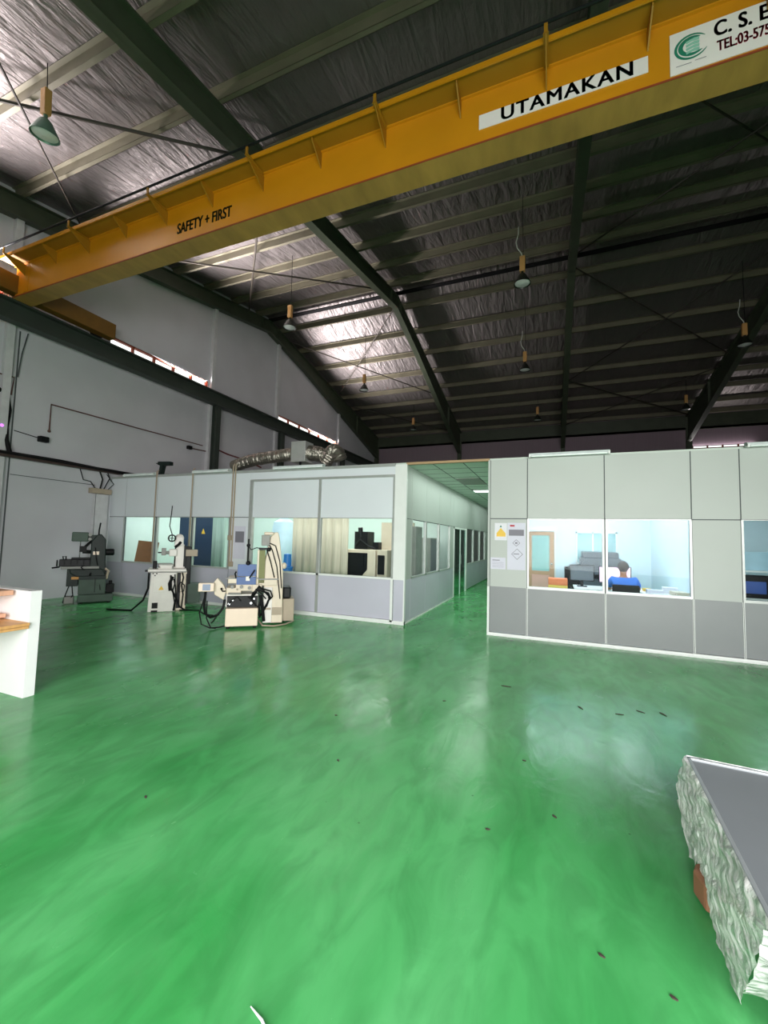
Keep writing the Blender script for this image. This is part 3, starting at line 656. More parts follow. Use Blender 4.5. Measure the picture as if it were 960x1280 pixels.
# ---------------------------------------------------------------- rooms: left
t = thing('electrical_cabinet', 'tall navy electrical cabinet with a yellow warning label behind the left windows', 'cabinet', (-9.40, 9.05, 0))
MB().box((-.75, 0, 0), (.55, .4, 2.3)).build('body', M['navy'], t, bevel=.01)
MB().box((-.73, -.02, .1), (-.12, 0, 2.25)).build('door', M['navy'], t, bevel=.006)
d = MB().box((-.08, -.02, .1), (.53, 0, 2.25)).build('door', M['navy'], t, bevel=.006)
MB().prism([(.12, 1.7), (.26, 1.7), (.19, 1.85)], -.025, -.02).build('warning_label', M['yellow'], d)
o = MB().box((-.40, -.02, 0), (.40, 0, .62)).build('brown_board', M['brownboard']); o.location = (-10.55, 8.30, .83); o.rotation_euler = (-.12, .05, 0)
tag(o, 'brown wooden board leaning behind the leftmost partition window', 'board')
t = thing('work_table', 'pale table standing behind the leftmost partition windows', 'table', (-9.9, 8.25, 0)); MB().box((-.9, -.05, .76), (.9, .45, .8)).build('tabletop', M['white'], t)
for sx in (-.85, .85):
    for sy in (0, .4): MB().box((sx-.02, sy-.02, 0), (sx+.02, sy+.02, .76)).build('leg', M['alu'], t)
def curtain(x0, x1, y, lb, m, z0=.1, z1=2.6):
    P = []; nn = int((x1-x0)/.03)
    b = MB(); A = []
    for i in range(nn+1):
        x = x0+(x1-x0)*i/nn; yy = y+.03*math.sin(i*.9)+.012*math.sin(i*2.3)
        A.append((b.bm.verts.new((x, yy, z0)), b.bm.verts.new((x, yy, z1))))
    for a, c in zip(A, A[1:]): b.bm.faces.new((a[0], c[0], c[1], a[1]))
    o = b.build('curtain', m, smooth=True); s = o.modifiers.new('solid', 'SOLIDIFY'); s.thickness = .006
    tag(o, lb, 'curtain')
curtain(-6.0, -4.45, 8.75, 'cream pleated curtain behind the wide left window', M['cream'])
curtain(-8.75, -8.3, 8.9, 'narrow grey green curtain beside the navy cabinet', mat('greygreen_curtain', '8fa39a', .7, stretch=(8, 8, .2)))
t = thing('blue_bin', 'bright blue plastic drum behind the wide left window', 'drum', (-6.02, 8.6, .0))
MB().lathe([(0, 0), (.13, 0), (.14, .3), (.145, .32), (.14, .34), (.14, .62), (.145, .64), (.14, .66), (.13, .9)], 20).build('body', M['bluebin'], t, smooth=True)
MB().lathe([(.13, .9), (.14, .91), (.14, .95), (0, .96)], 20).build('lid', M['bluebin'], t, smooth=True)
MB().lathe([(0, .96), (.1, .96), (.09, 1.25), (.0, 1.27)], 20).build('upper_jug', M['bluebin'], t, smooth=True)
t = thing('storage_tank', 'pale round tank behind the wide left window beyond the beige machine', 'tank', (-7.3, 10.2, 0))
MB().lathe([(0, .9), (.3, .92), (.34, 1.0), (.34, 1.9), (.3, 2.1), (.12, 2.2), (.12, 2.3), (0, 2.3)], 24).build('tank_body', mat('tank_plastic', 'b9cfe0', .4), t, smooth=True)
MB().box((-.35, -.35, 0), (.35, .35, .9)).build('plinth', M['alu_w'], t)
# machining centre behind the wide window
t = thing('milling_machine', 'cream enclosed milling machine with dark glass behind the wide left window', 'machine', (-3.95, 9.0, 0))
MB().box((-.72, 0, 0), (.1, .9, 1.42)).build('enclosure', M['mcream'], t, bevel=.02)
MB().prism([(-.66, .55), (-.25, .78), (-.1, .95), (-.1, 1.34), (-.66, 1.34)], -.015, 0).build('viewing_window', M['mdark'], t)
MB().box((-.32, -.05, .98), (-.18, -.01, 1.3)).build('door_handle', M['mdark'], t)
MB().box((.12, .05, 0), (.38, .7, 1.42)).build('control_cabinet', M['mcream'], t, bevel=.01)
MB().box((.15, .03, .85), (.32, .055, 1.3)).build('control_screen', M['mdark'], t)
MB().box((-.55, .2, 1.42), (-.2, .6, 1.85)).tube([(-.4, .3, 1.42), (-.4, .2, 1.95)], .06).box((-.1, .3, 1.42), (.05, .5, 1.6)).tube([(-.5, .15, 1.5), (-.35, .1, 1.65), (-.15, .15, 1.5), (0, .2, 1.45)], .025).build('spindle_head', M['mdark'], t)
MB().box((-.05, .7, 1.0), (.8, .8, 2.1)).build('back_cover', M['mcream'], t)
MB().tube([(-.68, -.02, 1.35), (-.72, -.02, 1.95), (-.7, .1, 2.3)], .015).build('hose', M['mdark'], t)
t = thing('machine_column', 'tall grey machine with a hanging pendant beside the partition corner window', 'machine', (-3.25, 9.3, 0))
MB().box((-.25, 0, 0), (.3, .5, 2.0)).build('body', M['mgrey'], t, bevel=.02); MB().box((-.05, -.05, 1.0), (.05, 0, 1.3)).tube([(0, -.02, 1.3), (.02, -.05, 1.7), (0, -.02, 1.95)], .012).build('pendant_control', M['mdark'], t)
t = thing('teal_cabinet', 'tall teal grey cabinet seen through the first corridor window', 'cabinet', (-3.6, 10.5, 0)); MB().box((-.25, -.3, 0), (.25, .3, 1.8)).build('body', mat('teal_metal', '5f98a0', .4), t, bevel=.01); MB().box((.25, -.28, .15), (.265, .28, 1.75)).build('door', mat('teal_metal_door', '568a92', .4), t)
t = thing('grey_locker', 'grey locker seen through the second corridor window', 'cabinet', (-3.5, 12.0, 0)); MB().box((-.25, -.35, 0), (.25, .35, 1.75)).build('body', M['mgrey'], t, bevel=.01); MB().box((.25, -.33, .15), (.262, .33, 1.7)).build('door', M['ink_grey'], t)

# ---------------------------------------------------------------- office
t = thing('office_door', 'brown office door with a teal glass pane standing ajar', 'door', (-.62, 12.38, 0), -.12)
MB().box((-.02, -.02, 0), (.10, .02, 2.0)).box((.56, -.02, 0), (.68, .02, 2.0)).box((.1, -.02, 1.9), (.56, .02, 2.0)).box((.1, -.02, .82), (.56, .02, .92)).box((.1, -.02, 0), (.56, .02, .1)).build('leaf_frame', M['doorwood'], t)
MB().box((.1, -.006, .92), (.56, .006, 1.9)).build('glass_pane', mat('teal_pane', '8fb8b4', .3), t)
MB().box((.1, -.012, .1), (.56, .012, .82)).build('lower_panel', M['coral'], t)
MB().ball((.62, -.05, 1.12), .03).build('door_knob', M['chrome'], t, smooth=True)
o = MB().box((-.68, 12.46, 2.02), (.06, 12.5, 2.1)).box((.05, 12.46, 0), (.1, 12.5, 2.1)).build('trim_25', M['alu_w']); struct(o)
t = thing('office_window', 'grey teal interior window in the back wall of the office', 'window', (1.1, 12.49, 0))
MB().box((-.5, -.02, 1.15), (.5, 0, 1.19)).box((-.5, -.02, 1.98), (.5, 0, 2.02)).box((-.5, -.02, 1.15), (-.46, 0, 2.02)).box((.46, -.02, 1.15), (.5, 0, 2.02)).box((-.1, -.02, 1.15), (-.06, 0, 2.02)).build('window_frame', M['alu_w'], t)
MB().box((-.46, -.01, 1.19), (.46, -.004, 1.98)).build('window_pane', mat('window_pane_teal', '84aeb4', .2), t)
t = thing('office_desk', 'long pale office desk in front of the seated person', 'desk', (1.2, 10.3, 0))
MB().box((-.75, -.35, .70), (1.1, .4, .74)).build('tabletop', M['white'], t, bevel=.005)
for x in (-.7, 1.05):
    for y in (-.3, .35): MB().box((x-.025, y-.025, 0), (x+.025, y+.025, .7)).build('leg', M['alu'], t)
t = thing('side_desk', 'pale desk under the right wall of the office heaped with papers', 'desk', (1.95, 9.1, 0))
MB().box((-.35, -.7, .74), (.38, .8, .78)).build('tabletop', M['white'], t)
for x in (-.3, .33):
    for y in (-.65, .75): MB().box((x-.02, y-.02, 0), (x+.02, y+.02, .74)).build('leg', M['alu'], t)
for i, (x, y, w_, d_, h_, m_, lb) in enumerate(((1.8, 8.75, .3, .22, .05, 'paper', 'stack of white papers nearest the window on the side desk'), (2.1, 8.9, .22, .3, .10, 'mcream', 'cream file box on the side desk by the right office wall'), (1.8, 9.25, .26, .2, .08, 'paper2', 'lilac folder pile in the middle of the side desk'), (2.1, 9.5, .25, .2, .12, 'paper', 'tall paper pile at the far end of the side desk'), (1.75, 9.7, .12, .12, .06, 'yellowbox', 'small yellow box at the far end of the side desk'))):
    t = thing('paper_stack' if m_ != 'yellowbox' else 'small_box', lb, 'papers' if m_ != 'yellowbox' else 'box', (x, y, .78), rnd.uniform(-.3, .3))
    for q in range(3): MB().box((-w_/2+rnd.uniform(-.01, .01), -d_/2, h_*q/3), (w_/2+rnd.uniform(-.01, .01), d_/2, h_*(q+1)/3-.002)).build('sheaf', M[m_], t)
def monitor(x, y, z, w_, h_, scm, lb, rz=0.0):
    t = thing('monitor', lb, 'monitor', (x, y, z), rz)
    MB().box((-w_/2, -.02, .12), (w_/2, .02, .12+h_)).build('casing', M['mdark'], t, bevel=.008)
    MB().box((-w_/2+.02, -.024, .14), (w_/2-.02, -.02, .10+h_)).build('display', scm, t)
    MB().box((-.03, -.01, 0), (.03, .03, .14)).box((-.1, -.07, 0), (.1, .08, .015)).build('stand', M['mdark'], t)
monitor(1.25, 10.2, .74, .62, .36, M['pink'], 'wide monitor with a pale pink screen in front of the seated person')
monitor(.62, 10.35, .74, .5, .36, M['monitor'], 'dark monitor left of the pink screen on the office desk')
t = thing('copier', 'large dark grey office copier under the interior window', 'copier', (1.15, 11.7, 0))
MB().box((-.5, -.3, 0), (.4, .35, 1.35)).build('body', M['monitor'], t, bevel=.02); MB().box((-.45, -.25, 1.35), (.35, .3, 1.5)).build('lid', M['monitor'], t, bevel=.02); MB().box((-.85, -.2, 0), (-.52, .3, 1.1)).build('side_unit', M['mdark'], t, bevel=.02); MB().box((-.4, -.32, .85), (.3, -.3, .95)).build('paper_tray', M['mdark'], t)
t = thing('carton', 'orange and yellow carton standing near the office door', 'carton', (.12, 10.3, .0)); MB().box((-.2, -.15, .0), (.2, .15, .75)).build('stand', M['yellowbox'], t); MB().box((-.2, -.15, .75), (.2, .15, .9)).build('carton_top', M['orangebox'], t, bevel=.01); MB().box((-.05, -.155, .6), (.05, -.15, .67)).build('label_patch', M['mdark'], t)
# office chair
t = thing('office_chair', 'black office chair under the person in blue', 'chair', (1.3, 9.35, 0))
MB().box((-.24, -.22, .42), (.24, .22, .5)).build('seat', M['black'], t, bevel=.03)
MB().box((-.23, -.27, .55), (.23, -.23, .93)).build('backrest', M['black'], t, bevel=.02)
MB().tube([(0, 0, .1), (0, 0, .42)], .03).build('gas_column', M['mdark'], t)
b = MB()
for i in range(5): a = 2*PI*i/5; b.tube([(0, 0, .12), (.26*math.cos(a), .26*math.sin(a), .07)], .02)
b.build('base_star', M['mdark'], t)
for i in range(5): a = 2*PI*i/5; MB().ball((.26*math.cos(a), .26*math.sin(a), .03), .03).build('caster', M['black'], t)
MB().tube([(0, -.2, .46), (0, -.29, .5), (0, -.28, .7)], .02).build('back_post', M['mdark'], t)
# person seated, back to the window
def skin(name, V, E_, R_, m, parent=None, loc=(0, 0, 0), rz=0.0, root=0, sub=2):
    me = bpy.data.meshes.new(name); me.from_pydata(V, E_, []); o = bpy.data.objects.new(name, me); COL.objects.link(o)
    md = o.modifiers.new('skin', 'SKIN'); md.use_smooth_shade = True
    sv = me.skin_vertices[0].data
    for i, r in enumerate(R_): sv[i].radius = (r, r) if not isinstance(r, tuple) else r
    sv[root].use_root = True
    s = o.modifiers.new('sub', 'SUBSURF'); s.levels = sub; s.render_levels = sub
    me.materials.append(m); o.location = loc; o.rotation_euler = (0, 0, rz)
    if parent: o.parent = parent
    return o
P = thing('person', 'person in a blue shirt seated at the office desk with their back to the window', 'person', (1.3, 9.35, 0))
V = [(0, 0, .56), (0, -.02, .75), (0, .0, .92), (0, .02, 1.04), (0, .03, 1.12), (0, .05, 1.21), (0, .06, 1.30),
     (.19, .0, 1.0), (.27, .12, .82), (.18, .42, .79), (-.19, .0, 1.0), (-.27, .12, .82), (-.18, .42, .79),
     (.1, .05, .55), (.12, .45, .54), (.12, .47, .1), (-.1, .05, .55), (-.12, .45, .54), (-.12, .47, .1), (.12, .58, .05), (-.12, .58, .05)]
E_ = [(0, 1), (1, 2), (2, 3), (3, 4), (4, 5), (5, 6), (2, 7), (7, 8), (8, 9), (2, 10), (10, 11), (11, 12), (0, 13), (13, 14), (14, 15), (0, 16), (16, 17), (17, 18), (15, 19), (18, 20)]
R_ = [.15, .15, .15, .07, .055, .085, .075, .065, .05, .035, .065, .05, .035, .09, .065, .045, .09, .065, .045, .04, .04]
skin('body', V, E_, R_, M['skin'], P)
V2 = [(0, 0, .55), (0, -.02, .75), (0, .0, .92), (0, .02, 1.02), (.19, .0, 1.0), (.26, .1, .85), (-.19, .0, 1.0), (-.26, .1, .85)]
skin('blue_shirt', V2, [(0, 1), (1, 2), (2, 3), (2, 4), (4, 5), (2, 6), (6, 7)], [.165, .17, .17, .085, .085, .07, .085, .07], M['blueshirt'], P)
MB().ball((0, .03, 1.26), .105, .92, 1.05, 1.08).build('hair', M['hair'], P, smooth=True)
for s in (-1, 1):
    b = MB()
    b.ball((s*.18, .47, .79), .04, .9, 1.2, .45)
    for q in range(4): b.tube([(s*.18+(q-1.5)*.02, .50, .79), (s*.18+(q-1.5)*.021, .55+.006*(q in (1, 2)), .79), (s*.18+(q-1.5)*.021, .575+.008*(q in (1, 2)), .775)], .0085, 6)
    b.tube([(s*.15, .46, .785), (s*.135, .50, .78), (s*.14, .525, .775)], .01, 6)
    b.build('hand', M['skin'], P, smooth=True)
MB().ball((0, .155, 1.245), .016, .8, 1.2, 1.4).build('nose', M['skin'], P)
# room behind the far right window
t = thing('steel_rack', 'blue grey steel rack with dark equipment behind the far right window', 'rack', (3.5, 9.6, 0))
for x in (-.8, 1.2):
    for y in (0, .5): MB().box((x-.02, y-.02, 0), (x+.02, y+.02, 2.2)).build('upright', M['ink_grey'], t)
for z in (.3, .75, 1.25): MB().box((-.82, -.02, z), (1.22, .52, z+.03)).build('shelf', M['batten'], t)
MB().box((-.8, .1, 1.28), (1.2, .5, 1.62)).build('reflection_panel', mat('reflection_blue', '9fc4d4', .4), t)  # panel lightened to imitate a reflection band in the window glass
t = thing('equipment_case', 'dark machine case on the lower shelf behind the far right window', 'equipment', (3.5, 9.6, .78))
MB().box((-.7, .05, 0), (1.1, .45, .4)).build('case', M['mdark'], t, bevel=.01); MB().box((-.3, .03, .08), (.1, .05, .3)).build('blue_panel', mat('deep_blue', '274f9c', .4), t); MB().box((.3, .03, .05), (.9, .05, .2)).build('grey_panel', M['mgrey'], t)
t = thing('lower_crate', 'black crate on the floor shelf behind the far right window', 'crate', (3.5, 9.6, .33)); MB().box((-.75, .05, 0), (1.1, .45, .38)).build('body', M['black'], t, bevel=.01); MB().box((-.7, .03, .2), (1.05, .05, .24)).build('handle_rail', M['mdark'], t)

# ---------------------------------------------------------------- machine 1: dark green vertical mill
T = thing('vertical_mill', 'old dark green vertical milling machine against the left wall', 'milling machine', (-10.2, 6.75, 0), math.radians(56.5))
MB().box((-.33, -.28, .03), (.36, .35, .20)).build('base_plinth', M['mgreen'], T, bevel=.015)
MB().box((-.33, -.22, .2), (.2, .3, .62)).build('pedestal', M['mgreen'], T, bevel=.02)
for x in (-.25, .28):
    for y in (-.22, .28): MB().lathe([(0, 0), (.035, 0), (.035, .03), (0, .03)], 10, (x, y, 0)).build('foot', M['black'], T)
MB().prism([(-.38, .62), (-.5, .70), (-.52, .80), (.12, .80), (.2, .62)], -.2, .25).build('knee', M['mgreen_d'], T, bevel=.02)
MB().box((-.56, -.16, .40), (-.34, .2, .80)).build('coolant_box', M['mgreen_d'], T, bevel=.01)
MB().box((-.47, -.17, .56), (-.30, -.162, .62)).build('amber_plate', M['amber'], T)
MB().box((-.68, -.17, .80), (.05, .2, .86)).build('saddle', M['mgrey'], T, bevel=.01)
MB().box((-.72, -.12, .86), (-.04, .16, 1.02)).build('work_table', M['mdark'], T, bevel=.012)
h_ = MB(); h_.lathe([(.055, -.012), (.075, -.012), (.075, .012), (.055, .012), (.055, -.012)], 20, (-.76, 0, .93), 'X'); h_.tube([(-.85, 0, .82), (-.72, 0, .84), (-.68, 0, .9)], .018).box((-.765, -.06, .92), (-.755, .06, .94)).build('handwheel', M['black'], T)
MB().tube([(-.64, -.05, 1.0), (-.66, -.05, 1.09), (-.60, -.05, 1.09), (-.6, -.05, 1.0)], .015).build('table_lever', M['black'], T, smooth=True)
MB().box((-.5, -.06, 1.02), (-.12, .08, 1.06)).build('vice', M['mdark'], T, bevel=.01)
MB().prism([(-.14, .84), (-.14, 1.44), (-.02, 1.62), (.06, 1.62), (.15, 1.5), (.17, 1.0), (.2, .62), (-.02, .62)], -.13, .15).build('column', M['mgreen_d'], T, bevel=.02)
MB().box((-.52, -.09, 1.44), (-.2, .1, 1.66)).build('head', M['mgreen'], T, bevel=.02)
MB().box((-.22, -.07, 1.46), (-.02, .08, 1.60)).build('ram', M['mgreen_d'], T, bevel=.01)
b = MB()
for z in (1.50, 1.60): b.lathe([(0, 0), (.035, 0), (.03, .03), (0, .03)], 14, (-.17, -.10, z), 'Y')
b.build('dial', M['mgrey'], T)
MB().tube([(-.35, 0, 1.05), (-.35, 0, 1.46)], .012).build('spindle_rod', M['chrome'], T)
MB().box((-.36, -.06, 1.19), (-.22, .06, 1.33)).tube([(-.3, 0, 1.26), (-.18, -.02, 1.4), (-.12, -.02, 1.46)], .03).tube([(-.3, 0, 1.2), (.0, 0, 1.19)], .045).build('spindle_arm', M['black'], T, smooth=False)
MB().lathe([(0, .1), (.075, .1), (.08, .12), (.08, .32), (.06, .34), (0, .34)], 20, (0, .0, 1.19), 'X').build('motor', M['black'], T, smooth=True)
MB().box((-.09, -.142, 1.13), (.03, -.134, 1.21)).build('name_plate', M['mbeige'], T)
MB().tube([(.0, 0, 1.6), (.0, 0, 1.72), (.02, 0, 1.9)], .016).build('top_lever', M['black'], T)
MB().box((.22, -.1, .22), (.38, .15, .42)).tube([(.3, 0, .42), (.3, 0, .5)], .04).build('pump', M['black'], T, bevel=.01)
MB().tube([(.17, -.1, .8), (.24, -.14, .74), (.2, -.15, .55)], .03).build('oil_bottle', M['tan'], T)
MB().tube([(-.5, -.1, .42), (-.56, -.12, .2), (-.6, -.1, .02)], .012).tube([(-.45, -.12, .42), (-.42, -.15, .2), (-.5, -.12, .02)], .012).build('drain_hose', M['black'], T, smooth=True)
MB().box((-.33, -.235, .55), (.2, -.22, .63)).box((-.02, -.235, .25), (.0, -.22, .6)).build('pedestal_band', M['mgreen_d'], T)
b = MB()
for x in (-.62, -.5, -.38, -.26, -.14): b.box((x-.01, -.135, .9), (x+.01, -.12, 1.01))
b.tube([(-.25, -.17, .88), (-.3, -.22, .84), (-.24, -.24, .78)], .012).tube([(-.1, -.2, .7), (-.12, -.25, .66)], .02).tube([(-.05, -.14, 1.3), (-.02, -.17, 1.05), (.02, -.15, .86), (.06, -.2, .6), (.1, -.22, .3)], .01)
b.build('table_fitting', M['black'], T)
MB().box((-.58, -.15, 0), (-.40, .1, .16)).build('drip_can', M['mgrey'], T, bevel=.015)

# ---------------------------------------------------------------- machine 2: white surface grinder
T = thing('surface_grinder', 'white surface grinder with a slim column, middle of the three machines', 'grinding machine', (-7.75, 6.75, 0), math.radians(48.9))
MB().prism([(-.41, .0), (.12, .0), (.12, .86), (-.38, .86)], -.1, .5).build('cabinet', M['mwhite'], T, bevel=.015)
MB().box((-.33, -.115, .42), (-.03, -.1, .80)).build('cabinet_door', M['mwhite'], T, bevel=.005)
MB().prism([(-.22, .47), (-.12, .47), (-.17, .56)], -.12, -.115).build('warning_label', M['yellow'], T)
MB().box((-.33, -.108, .08), (-.22, -.1, .2)).box((-.34, -.105, 0), (-.22, -.1, .04)).build('socket_panel', M['black'], T)
MB().box((.12, .0, 0), (.32, .5, .86)).build('side_housing', M['mcream'], T, bevel=.01)
MB().box((-.44, -.14, .86), (.30, .5, .91)).build('table_top', M['mwhite'], T, bevel=.01)
MB().box((-.25, -.1, .91), (.02, .1, .94)).prism([(-.2, .93), (0, .93), (.04, 1.0), (-.24, 1.0)], -.12, .1).build('coolant_tray', M['mwhite'], T, bevel=.01)
MB().box((-.26, .12, .91), (.02, .3, 1.02)).build('magnetic_chuck', M['mgrey'], T)
MB().box((-.36, .0, .91), (-.28, .1, 1.08)).build('coolant_pump', M['black'], T, bevel=.01)
MB().prism([(.03, .91), (.27, .91), (.24, 1.45), (.07, 1.45)], .12, .4).build('column', M['mwhite'], T, bevel=.02)
MB().box((.035, .1, 1.4), (.22, .35, 1.62)).ball((.13, .22, 1.62), .08, 1, 1.2, .7).build('column_cap', M['mwhite'], T, bevel=.02)
MB().box((-.06, .05, 1.18), (.1, .2, 1.34)).build('wheel_head', M['mwhite'], T, bevel=.02)
MB().tube([(-.2, .1, 1.26), (-.04, .1, 1.26)], .04).box((-.21, .06, 1.2), (-.12, .14, 1.36)).build('wheel_guard', M['mgrey'], T, bevel=.008)
MB().box((-.28, .09, 1.245), (-.2, .11, 1.275)).build('nozzle', M['mdark'], T)
b = MB().lathe([(.055, -.015), (.085, -.015), (.085, .015), (.055, .015), (.055, -.015)], 22, (-.02, .05, 1.58), 'Y'); b.box((-.09, .045, 1.572), (.05, .055, 1.588)).box((-.03, .03, 1.5), (-.01, .06, 1.66)); b.build('handwheel', M['black'], T)
MB().tube([(-.02, .06, 1.66), (-.08, .06, 1.85), (-.06, .06, 2.1), (-.05, .06, 2.3)], .01).build('supply_cable', M['black'], T, smooth=True)
MB().tube([(.05, .08, 1.38), (.12, .06, 1.44), (.16, .08, 1.5)], .03).build('clamp_lever', M['black'], T)
MB().box((.27, .1, 1.18), (.52, .3, 1.33)).build('motor_housing', M['tan'], T, bevel=.01)
MB().box((.26, .2, .2), (.4, .45, 1.4)).build('rear_post', M['mdark'], T, bevel=.02)
MB().box((.34, .15, .12), (.62, .5, .55)).build('coolant_tank', M['mgreen'], T, bevel=.01)
b = MB()
b.tube([(.0, -.12, .78), (.02, -.16, .5), (.12, -.16, .3), (.2, -.14, .1), (.32, -.16, .02)], .018).tube([(.06, -.11, .7), (.1, -.15, .55), (.12, -.14, .3), (.1, -.12, .02)], .014).tube([(.2, -.02, .62), (.28, -.04, .55), (.27, -.04, .42), (.18, -.03, .4), (.16, -.03, .55), (.2, -.02, .62)], .012).tube([(.04, -.12, .75), (-.02, -.13, .6), (.0, -.13, .45)], .03)
b.build('cable_bundle', M['black'], T, smooth=True)
MB().tube([(-.42, 0, .85), (-.42, -.02, .5), (-.5, 0, .25), (-.72, .2, .015), (-1.2, .5, .015)], .02).build('power_cable', M['black'], T, smooth=True)
MB().box((-.5, 0, .85), (-.40, .1, .89)).build('side_shelf', M['mdark'], T)
tag(MB().tube([(-7.6, 6.9, .012), (-7.2, 7.05, .012), (-6.8, 6.8, .012), (-6.4, 6.75, .012), (-6.0, 6.2, .012)], .012).build('floor_cable', M['black'], smooth=True), 'black cable on the floor between the white and the beige grinder', 'cable')

MB().box((.13, -.006, .05), (.20, .0, .82)).box((.30, .0, .1), (.33, .1, .8)).build('recess_shade', M['mdark'], T)  # flat dark strips standing in for shade in the side housing
MB().box((-.43, -.15, .84), (.31, -.13, .862)).build('table_edge', M['mgrey'], T)
b = MB()
for (x, z) in ((-.34, .82), (-.30, .78), (-.27, .82)): b.lathe([(0, 0), (.014, 0), (.014, .02), (0, .02)], 8, (x, -.125, z), 'Y')
b.build('push_button', M['black'], T)
MB().tube([(.22, -.03, .84), (.25, -.05, .72), (.22, -.05, .55), (.26, -.04, .35), (.24, -.04, .05)], .014).tube([(.08, -.12, .8), (.09, -.15, .62), (.05, -.16, .45), (.1, -.15, .2), (.08, -.13, .02)], .012).build('side_hose', M['black'], T, smooth=True)
MB().box((.235, .1, .95), (.275, .13, 1.42)).tube([(.06, .1, .95), (.06, .1, 1.4)], .012).build('column_guide', M['mdark'], T)

# ---------------------------------------------------------------- machine 3: beige grinder in front
T = thing('profile_grinder', 'large beige grinding machine with blue guard, nearest of the three machines', 'grinding machine', (-5.15, 6.3, 0), math.radians(39.3))
MB().box((-.45, -.12, .04), (.11, .28, .36)).build('coolant_tank', M['mbeige'], T, bevel=.015)
for x in (-.4, .06): MB().lathe([(0, 0), (.03, 0), (.03, .04), (0, .04)], 10, (x, -.06, 0)).build('foot', M['black'], T)
MB().box((-.46, .06, .36), (-.30, .6, .59)).box((.02, .06, .36), (.10, .6, .59)).box((-.46, .2, .36), (.1, .6, .59)).box((-.46, .0, .57), (.10, .6, .60)).build('lower_frame', M['mwhite'], T, bevel=.008)
b = MB().lathe([(0, 0), (.035, 0), (.04, .04), (0, .05)], 14, (-.19, .04, .42), 'Y'); b.lathe([(0, 0), (.03, 0), (.03, .04), (0, .05)], 14, (-.28, .05, .47), 'Y'); b.build('valve_knob', M['mwhite'], T)
MB().lathe([(0, 0), (.09, 0), (.1, .06), (.08, .12), (0, .12)], 18, (-.12, .05, .47), 'Y').build('pump_motor', M['mdark'], T, smooth=True)
MB().box((-.44, -.02, .80), (.06, .5, .90)).box((-.46, .0, .60), (-.2, .5, .72)).box((-.3, .0, .66), (.0, .45, .80)).build('cross_slide', M['mcream'], T, bevel=.012)
MB().box((-.01, -.04, .64), (.16, .1, .78)).build('slide_block', M['mcream'], T, bevel=.01)
MB().box((.1, .02, .75), (.44, .5, .88)).build('bed', M['mcream'], T, bevel=.012)
b = MB()
for x in (-.36, -.2, -.06): b.lathe([(0, 0), (.03, 0), (.03, .04), (0, .04)], 12, (x, -.06, .74 if x < -.1 else .72), 'Y')
b.tube([(-.42, -.03, .62), (-.2, -.06, .62)], .018); b.build('slide_fittings', M['mgrey'], T)
G = MB().box((-.28, -.02, .93), (.05, .0, 1.15)).prism([(-.29, .78), (.05, .78), (.05, .92), (-.29, .92)], -.05, -.03).build('splash_guard', M['blueg'], T, bevel=.004)
MB().box((-.13, -.06, .85), (-.06, -.05, .93)).build('guard_label', M['mwhite'], G)
MB().tube([(-.3, -.06, .9), (-.32, -.06, .98), (-.3, -.06, 1.02)], .014).tube([(-.07, -.07, .9), (.02, -.07, 1.05)], .012).build('guard_clamp', M['black'], G)
MB().box((.06, .0, .76), (.09, .3, 1.42)).build('column_edge', M['mcream'], T)
MB().box((.09, .02, .80), (.20, .3, 1.41)).build('bellows', M['olivegrn'], T)
MB().prism([(.20, .36), (.20, 1.2), (.28, 1.66), (.36, 1.76), (.42, 1.76), (.45, 1.66), (.54, 1.0), (.56, .05), (.34, .05), (.34, .36)], .05, .5).build('column', M['mcream'], T, bevel=.015)
MB().box((.20, .03, .06), (.36, .3, .72)).build('column_foot', M['mwhite'], T, bevel=.01)
MB().box((.12, -.02, 1.50), (.27, .12, 1.70)).build('motor_box', M['mgrey'], T, bevel=.008)
MB().box((.16, .02, 1.7), (.34, .2, 1.76)).build('head_cover', M['mcream'], T, bevel=.02)
MB().box((.08, .0, 1.42), (.25, .1, 1.46)).ball((.26, .02, 1.43), .04).build('head_bracket', M['mdark'], T)
MB().tube([(-.12, 0, 1.5), (-.06, -.02, 1.42), (.04, .0, 1.46), (.12, 0, 1.44)], .01).tube([(-.11, .0, 1.15), (-.11, 0, 1.62)], .014).ball((-.11, 0, 1.5), .035).ball((-.1, 0, 1.17), .045).build('coolant_arm', M['mdark'], T)
b = MB().tube([(.26, .0, 1.52), (.32, .02, 1.42), (.42, .03, 1.1), (.46, .03, .8), (.5, .03, .5)], .01).tube([(.22, .0, 1.42), (.3, .02, 1.2), (.38, .03, .9)], .01).tube([(.27, 0, 1.55), (.38, .02, 1.5), (.47, .03, 1.2), (.52, .03, .7)], .01); b.build('column_cable', M['black'], T, smooth=True)
MB().ball((.56, .1, 1.12), .045, 1, 1, 1.4).build('limit_switch', M['mcream'], T, smooth=True)
MB().box((.56, .15, .06), (.78, .6, .48)).build('rear_cabinet', M['tan'], T, bevel=.01)
MB().box((.56, .2, .48), (.72, .5, .70)).build('rear_motor', M['mdark'], T, bevel=.03)
